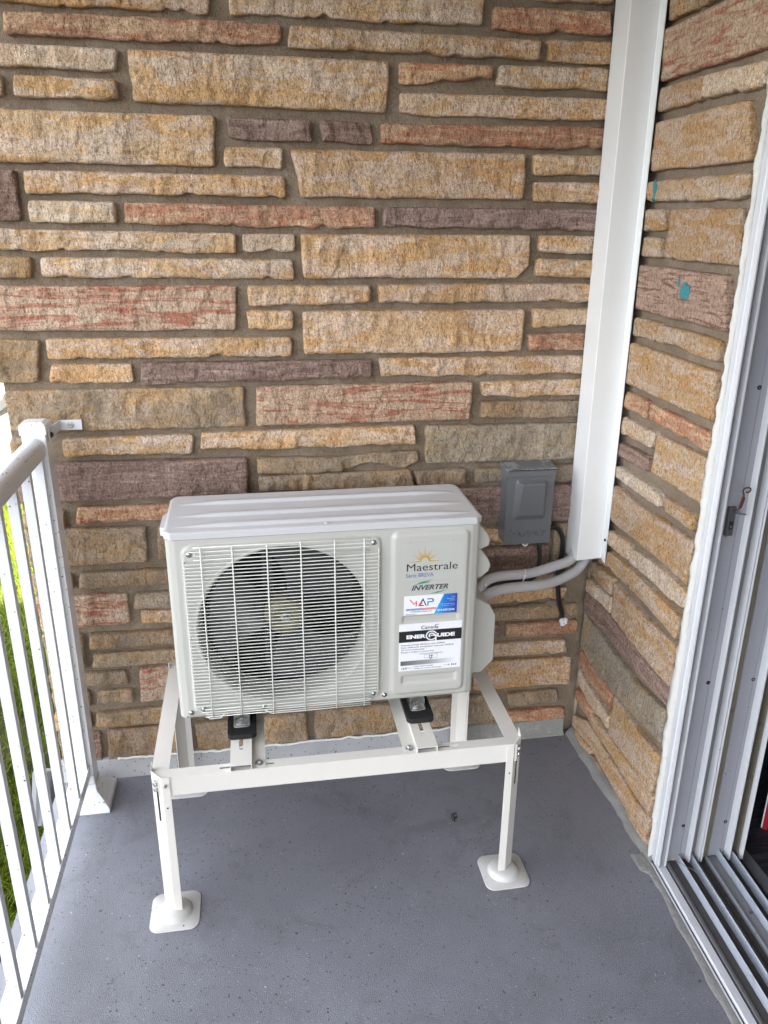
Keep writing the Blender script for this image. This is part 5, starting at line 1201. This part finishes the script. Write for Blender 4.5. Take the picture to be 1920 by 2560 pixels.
# grey downspout end lying on the ground by the wall corner
bm = bmesh.new()
prof = [(.045, 0), (.048, .02), (.0455, .03), (.0455, .50)]
n = 40; rings = []
for y, s_ in ((0, 1.12), (.012, 1.12), (.02, 1.0), (.16, 1.0)):
    ring = []
    for k in range(n):
        a = 2*PI*k/n; rr_ = (1+.06*math.cos(a*10)); ring.append(bm.verts.new((.034*s_*rr_*math.cos(a), y, .045*s_*rr_*math.sin(a))))
    rings.append(ring)
for a_, b_ in zip(rings, rings[1:]):
    for k in range(n): bm.faces.new((a_[k], a_[(k+1) % n], b_[(k+1) % n], b_[k]))
bm.faces.new(rings[-1])
o = fin('drain_pipe', bm, 'pipe_grey', None, smooth=True); o.location = (-1.722, .045, -.190); o.rotation_euler = (math.radians(62), 0, math.radians(-4)); tag(o, 'grey corrugated drain pipe beside the wall corner, behind the railing', 'drain pipe')

# ------------------------------------------------------------ sliding door frame
DX, DY = .262, -.60
dr = thing('sliding_door_frame', 'old white aluminium sliding door frame with dirty tracks, caulked to the stone wall', 'door frame', (.13, DY, 0))
def dl(x, y, z): return (x-.13, y-DY, z)
ZT = 2.215
def vp(name, pts, mat, z0=.012, z1=ZT, bevel=.0008, parent=None):
    return pr(name, [(p[0]-.13, p[1]-DY) for p in pts], z0, z1, 'z', mat, parent or dr, bevel)
vp('outer_trim', [(.0120, -.5925), (.0120, -.6050), (.0105, -.6090), (.0105, -.6115), (.0125, -.6130), (.0125, -.6270), (.0170, -.6270), (.0170, -.6130), (.030, -.6060), (.030, -.5925)], 'frame')
vp('trim_fin', [(.0330, -.6030), (.0330, -.6235), (.0385, -.6235), (.0385, -.6030)], 'frame')
jm = vp('jamb', [(.0385, -.6035), (.1030, -.6035), (.1030, -.590), (.0385, -.590)], 'jamb')
vp('jamb_fin', [(.1020, -.6033), (.1035, -.6215), (.1075, -.6215), (.1075, -.600)], 'frame')
vp('jamb_recess', [(.1078, -.5990), (.1335, -.5990), (.1335, -.590), (.1078, -.590)], 'jamb_dark')
vp('jamb_fin', [(.1315, -.5992), (.1325, -.6235), (.1342, -.6235), (.1342, -.5992)], 'frame')
vp('jamb_fin', [(.1368, -.5992), (.1368, -.6250), (.1412, -.6250), (.1412, -.5992)], 'frame')
vp('weather_strip', [(.1414, -.6045), (.1690, -.6045), (.1690, -.590), (.1414, -.590)], 'strip')
vp('jamb', [(.1692, -.6070), (.2150, -.6070), (.2150, -.590), (.1692, -.590)], 'jamb')
vp('jamb_fin', [(.2140, -.6068), (.2155, -.6300), (.2200, -.6300), (.2200, -.600)], 'frame')
vp('jamb_recess', [(.2203, -.6010), (.2480, -.6010), (.2480, -.590), (.2203, -.590)], 'jamb_dark')
vp('weather_strip', [(.2435, -.6012), (.2435, -.6230), (.2475, -.6230), (.2475, -.6012)], 'strip')
vp('jamb_fin', [(.2482, -.590), (.2482, -.6310), (.2560, -.6330), (.2590, -.6250), (.2590, -.590)], 'frame')
vp('jamb_crease', [(.0860, -.6040), (.0866, -.6040), (.0866, -.6030), (.0860, -.6030)], 'jamb_dark', bevel=0)
vp('jamb_crease', [(.2030, -.6075), (.2036, -.6075), (.2036, -.6060), (.2030, -.6060)], 'jamb_dark', bevel=0)
def fr(name, x0, x1, y0, y1, z0, z1, mat, parent=None, bevel=.0006):
    a = dl(x0, y0, z0); b = dl(x1, y1, z1); return bx(name, a[0], b[0], a[1], b[1], a[2], b[2], mat, parent or dr, bevel)
fr('door_head', .0125, .259, -2.54, -.634, 2.16, ZT, 'frame')
for z in (.124, .565, 1.300, 1.95):
    for x, y in ((.0825, -.6036), (.2020, -.6071)):
        bm = bmesh.new(); p = dl(x, y, z); lathe(bm, [(.0052, 0), (.0052, -.0006), (.0046, -.0009), (.0036, -.0002)], p, 'y', 18)
        sc_ = fin('screw', bm, 'rubber', dr); bm = bmesh.new(); lathe(bm, [(.0018, -.0003), (.0018, -.0012)], p, 'y', 8); fin('screw_recess', bm, 'bolt', sc_)
        bm = bmesh.new(); p = dl(x+.036, -.5991 if x < .1 else -.6011, z-.02); lathe(bm, [(.0042, 0), (.0042, -.0008)], p, 'y', 14); fin('hole', bm, 'black', dr)
# latch keeper and rusty spring hook
lt = fr('latch_keeper', .0540, .0725, -.6130, -.6037, .9600, 1.0300, 'latch', bevel=.0015)
fr('keeper_slot', .0600, .0690, -.6135, -.6128, .9760, .9960, 'black', lt, 0); fr('keeper_tab', .0625, .0665, -.6145, -.6128, .9800, .9860, 'strip', lt, .0005)
fr('keeper_edge', .0538, .0570, -.6150, -.6120, .9590, 1.0310, 'latch', lt, .0005)
for z in (1.0200, .9665):
    bm = bmesh.new(); lathe(bm, [(.0036, -.0002), (.0034, -.0014), (.0012, -.0012)], dl(.0655, -.613, z), 'y', 14); fin('screw', bm, 'latch', lt)
hk = smooth_path([dl(*p) for p in ((.064, -.614, 1.022), (.0690, -.626, 1.031), (.0725, -.628, 1.044), (.0735, -.628, 1.060), (.0715, -.629, 1.068), (.0680, -.630, 1.073), (.0700, -.631, 1.0800), (.0770, -.631, 1.0820), (.0840, -.631, 1.0800), (.0850, -.631, 1.0745), (.0800, -.631, 1.0705), (.0750, -.631, 1.0720))], 6)
bm = bmesh.new(); tube(bm, hk, .0018, 7); sp = []
a0, a1 = Vector(dl(.0700, -.6265, 1.033)), Vector(dl(.0738, -.6285, 1.058)); ax = (a1-a0).normalized(); e1 = ax.orthogonal().normalized(); e2 = ax.cross(e1)
for k in range(150):
    t = k/149; a = t*2*PI*13; sp.append(a0.lerp(a1, t)+(e1*math.cos(a)+e2*math.sin(a))*.0030)
tube(bm, sp, .0009, 5); fin('spring_hook', bm, 'rust', lt, smooth=True)
bm = bmesh.new(); tube(bm, [dl(*p) for p in ((.070, -.613, 1.016), (.077, -.622, 1.0165), (.0865, -.629, 1.0175))], .0017, 7); fin('latch_pin', bm, 'latch', lt, smooth=True)
# sill: profile extruded towards the camera, running slightly inwards over the porch
SH = .05
def sillp(name, pts, mat, y0=-.600, y1=-2.55, parent=None, n=1):
    bm = bmesh.new(); A = [bm.verts.new(dl(p[0]+SH*(y0+.6), y0, p[1])) for p in pts]; B = [bm.verts.new(dl(p[0]+SH*(y1+.6), y1, p[1])) for p in pts]; k = len(pts)
    for i in range(k): bm.faces.new((A[i], A[(i+1) % k], B[(i+1) % k], B[i]))
    bm.faces.new(A); bm.faces.new(B); return fin(name, bm, mat, parent or dr)
sillp('sill_base', [(.0085, -.02), (.0085, .0018), (.046, .0018), (.052, .0030), (.262, .0030), (.262, -.02)], 'sill', -.585)
sillp('sill_lip', [(.0080, -.004), (.0080, .0060), (.0108, .0062), (.0112, .0010)], 'sillwhite', -.596)
sillp('sill_nosing', [(.0165, .0015), (.0165, .0110), (.0180, .0125), (.0370, .0125), (.0380, .0110), (.0380, .0015)], 'sillwhite', -.600)
sillp('track', [(.0440, .0020), (.0440, .0120), (.0485, .0120), (.0495, .0095), (.0560, .0075), (.0560, .0028)], 'sill_pale', -.606)
sillp('track_rib', [(.0795, .0025), (.0800, .0270), (.0818, .0290), (.0838, .0270), (.0850, .0100), (.0880, .0028)], 'rib', -.592)
sillp('track_rib', [(.1150, .0025), (.1160, .0285), (.1172, .0300), (.1195, .0290), (.1225, .0080), (.1260, .0028)], 'rib', -.594)
sillp('track', [(.1360, .0028), (.1360, .0070), (.1385, .0075), (.1385, .0028)], 'sill_pale', -.606)
sillp('track_step', [(.1600, .0028), (.1620, .0120), (.1655, .0130), (.1660, .0100), (.1930, .0100), (.1930, .0028)], 'sill_pale', -.606)
sillp('step_edge', [(.1598, .0105), (.1605, .0140), (.1650, .0145), (.1655, .0128)], 'rib', -.606)
sillp('track_rib', [(.1935, .0025), (.1950, .0300), (.1968, .0318), (.1990, .0300), (.2030, .0100), (.2040, .0028)], 'rib', -.594)
sillp('track_rib', [(.2290, .0025), (.2300, .0310), (.2318, .0330), (.2340, .0310), (.2360, .0100), (.2370, .0028)], 'rib', -.598)
sillp('track', [(.2480, .0028), (.2480, .0120), (.2510, .0125), (.2510, .0060), (.2580, .0060), (.2580, .0028)], 'sill', -.606)
for x, y, z in ((.1450, -.741, .0031), (.1750, -.797, .0101)):
    bm = bmesh.new(); lathe(bm, [(.0048, .0), (.0048, .0008), (.0036, .0012)], dl(x, y, z), 'z', 16); fin('screw', bm, 'latch', dr)
# caulk bead between stone and frame
CA = [(p[0], p[1]) for p in CAULK]
bm = bmesh.new(); prev = None; zs = np.linspace(-.001, 2.16, 260); cy = np.interp(zs, [p[1] for p in CA[::-1]], [p[0] for p in CA[::-1]])
for z, y in zip(zs, cy):
    y0_ = y+.002+fbm((0, z, 4), 7, 4)*.013+fbm((5, z, 4), 31, 3)*.007; y1_ = -.5885+fbm((3, z, 4), 6, 3)*.003; bul = .0085+.0060*fbm((7, z, 4), 26, 3)
    ring = [bm.verts.new(dl(XW+.020, y0_+.004, z)), bm.verts.new(dl(XW-.001, y0_, z)), bm.verts.new(dl(XW-bul*.7, y0_*.75+y1_*.25, z)), bm.verts.new(dl(XW-bul-.002, (y0_+y1_)/2, z)), bm.verts.new(dl(.0055-.003*fbm((11, z, 4), 30, 2), y0_*.20+y1_*.80, z)), bm.verts.new(dl(.0160, y1_, z))]
    if prev:
        for k in range(5): bm.faces.new((prev[k], ring[k], ring[k+1], prev[k+1]))
    prev = ring
fin('caulk', bm, 'caulk', dr, smooth=True)
# patched mortar strip on the floor along the sill
bm = bmesh.new(); prev = None
for y in np.linspace(-.56, -2.2, 90):
    x0 = .006+SH*(y+.6); wd = .017+.008*fbm((y, 2, 9), 8, 3)+(.02 if y > -.63 else 0)
    ring = [bm.verts.new((x0, y, .0046)), bm.verts.new((x0-wd*.5, y, .0040)), bm.verts.new((x0-wd, y, .0008)), bm.verts.new((x0-wd-.004, y, -.004))]
    if prev:
        for k in range(3): bm.faces.new((prev[k], ring[k], ring[k+1], prev[k+1]))
    prev = ring
tag(fin('sill_mortar_patch', bm, 'cove', None, smooth=True), 'grey mortar smear on the floor along the door sill', 'mortar patch')

# things inside the door
b = thing('book', 'red and white booklet standing in the dark room behind the door', 'book', (.435, -.480, -.011), math.radians(-41))
bx('cover', -.007, .007, -.05, .05, 0, .165, 'red_box', b, .001); bx('pages', -.011, -.0073, -.048, .048, .003, .160, 'paper', b)
b = thing('plastic_bin', 'dark blue plastic bin just inside the sliding door', 'bin', (.66, -.58, -.011), math.radians(10))
bm = bmesh.new(); prism(bm, rrect(-.12, .12, -.16, .16, .03, 4), 0, .20, 'z'); fin('bin_body', bm, 'navy_dark' if 'navy_dark' in M else 'cable', b, bevel=.004)
bx('bin_rim', -.126, .126, -.166, .166, .2002, .212, 'cable', b, .003)

# ------------------------------------------------------------ parked car far left
def car():
    cx_, cy_ = -6.15, 12.9; gz = ground_z(cy_)+.01
    t = thing('parked_car', 'white car parked across the street, its dark lower bumper showing past the wall', 'car', (cx_, cy_, gz), 0)
    prof = [(-2.2, .42), (-2.22, .70), (-1.9, .86), (-1.2, .92), (-.6, 1.38), (.7, 1.42), (1.5, .98), (2.1, .92), (2.2, .70), (2.18, .42)]
    bm = bmesh.new(); prism(bm, [(p[0]*.0+p[0], p[1]) for p in prof], -.86, .86, 'x'); fin('body', bm, 'car_paint', t, bevel=.04)
    bx('bumper', -.87, .87, -2.24, -2.0, .22, .46, 'tyre', t, .03); bx('bumper', -.87, .87, 2.0, 2.24, .22, .46, 'tyre', t, .03)
    bx('side_skirt', -.865, .865, -1.9, 1.9, .24, .425, 'tyre', t, .02)
    bm = bmesh.new(); prism(bm, [(-1.05, .98), (-.58, 1.32), (.66, 1.35), (1.25, 1.0)], -.868, .868, 'x'); fin('side_window', bm, 'glass', t)
    for sx in (-1, 1):
        for y in (-1.35, 1.35):
            wh = thing('wheel', None, None, (sx*.78, y, .31)); wh.parent = t
            bm = bmesh.new(); lathe(bm, [(.22, -.10), (.30, -.10), (.315, -.07), (.315, .07), (.30, .10), (.22, .10)], (0, 0, 0), 'x', 28); fin('tyre', bm, 'tyre', wh)
            bm = bmesh.new(); lathe(bm, [(.22, -.09), (.05, -.105), (.05, .105), (.22, .09)], (0, 0, 0), 'x', 20); fin('rim', bm, 'bolt', wh)
    for sx in (-.6, .6): bx('tail_light', sx-.12, sx+.12, -2.235, -2.15, .66, .78, 'red_print', t, .01)
car()
for i, v in enumerate(((-.652, -.98), (-.60, -1.0))):
    pass
# small debris
bm = bmesh.new(); o0 = Vector((-.4744, -.3491, 0))
for pts in ([(-.4784, -.3649), (-.4837, -.3501), (-.4808, -.3355), (-.4728, -.3281), (-.4646, -.3319)], [(-.4700, -.3290), (-.4772, -.3386), (-.4744, -.3491), (-.4662, -.3453)], [(-.4744, -.3491), (-.4800, -.3620)]):
    tube(bm, [Vector((x, y, .0022))-o0 for x, y in pts], .0011, 6)
o = fin('dry_root', bm, 'rubber', None); o.location = o0; tag(o, 'small black curled bit of dry root on the floor left of the right stand leg', 'debris')
p_ = smooth_path([(.046, -.610, .022), (.0611, -.6332, .034), (.0743, -.6545, .036), (.0875, -.6681, .035), (.0965, -.6810, .031)], 5); bm = bmesh.new(); tube(bm, [q-p_[0] for q in p_], .0006, 5)
o = fin('straw', bm, 'strip', None); o.location = p_[0]; tag(o, 'thin dry grass stalk lying across the door tracks', 'straw')
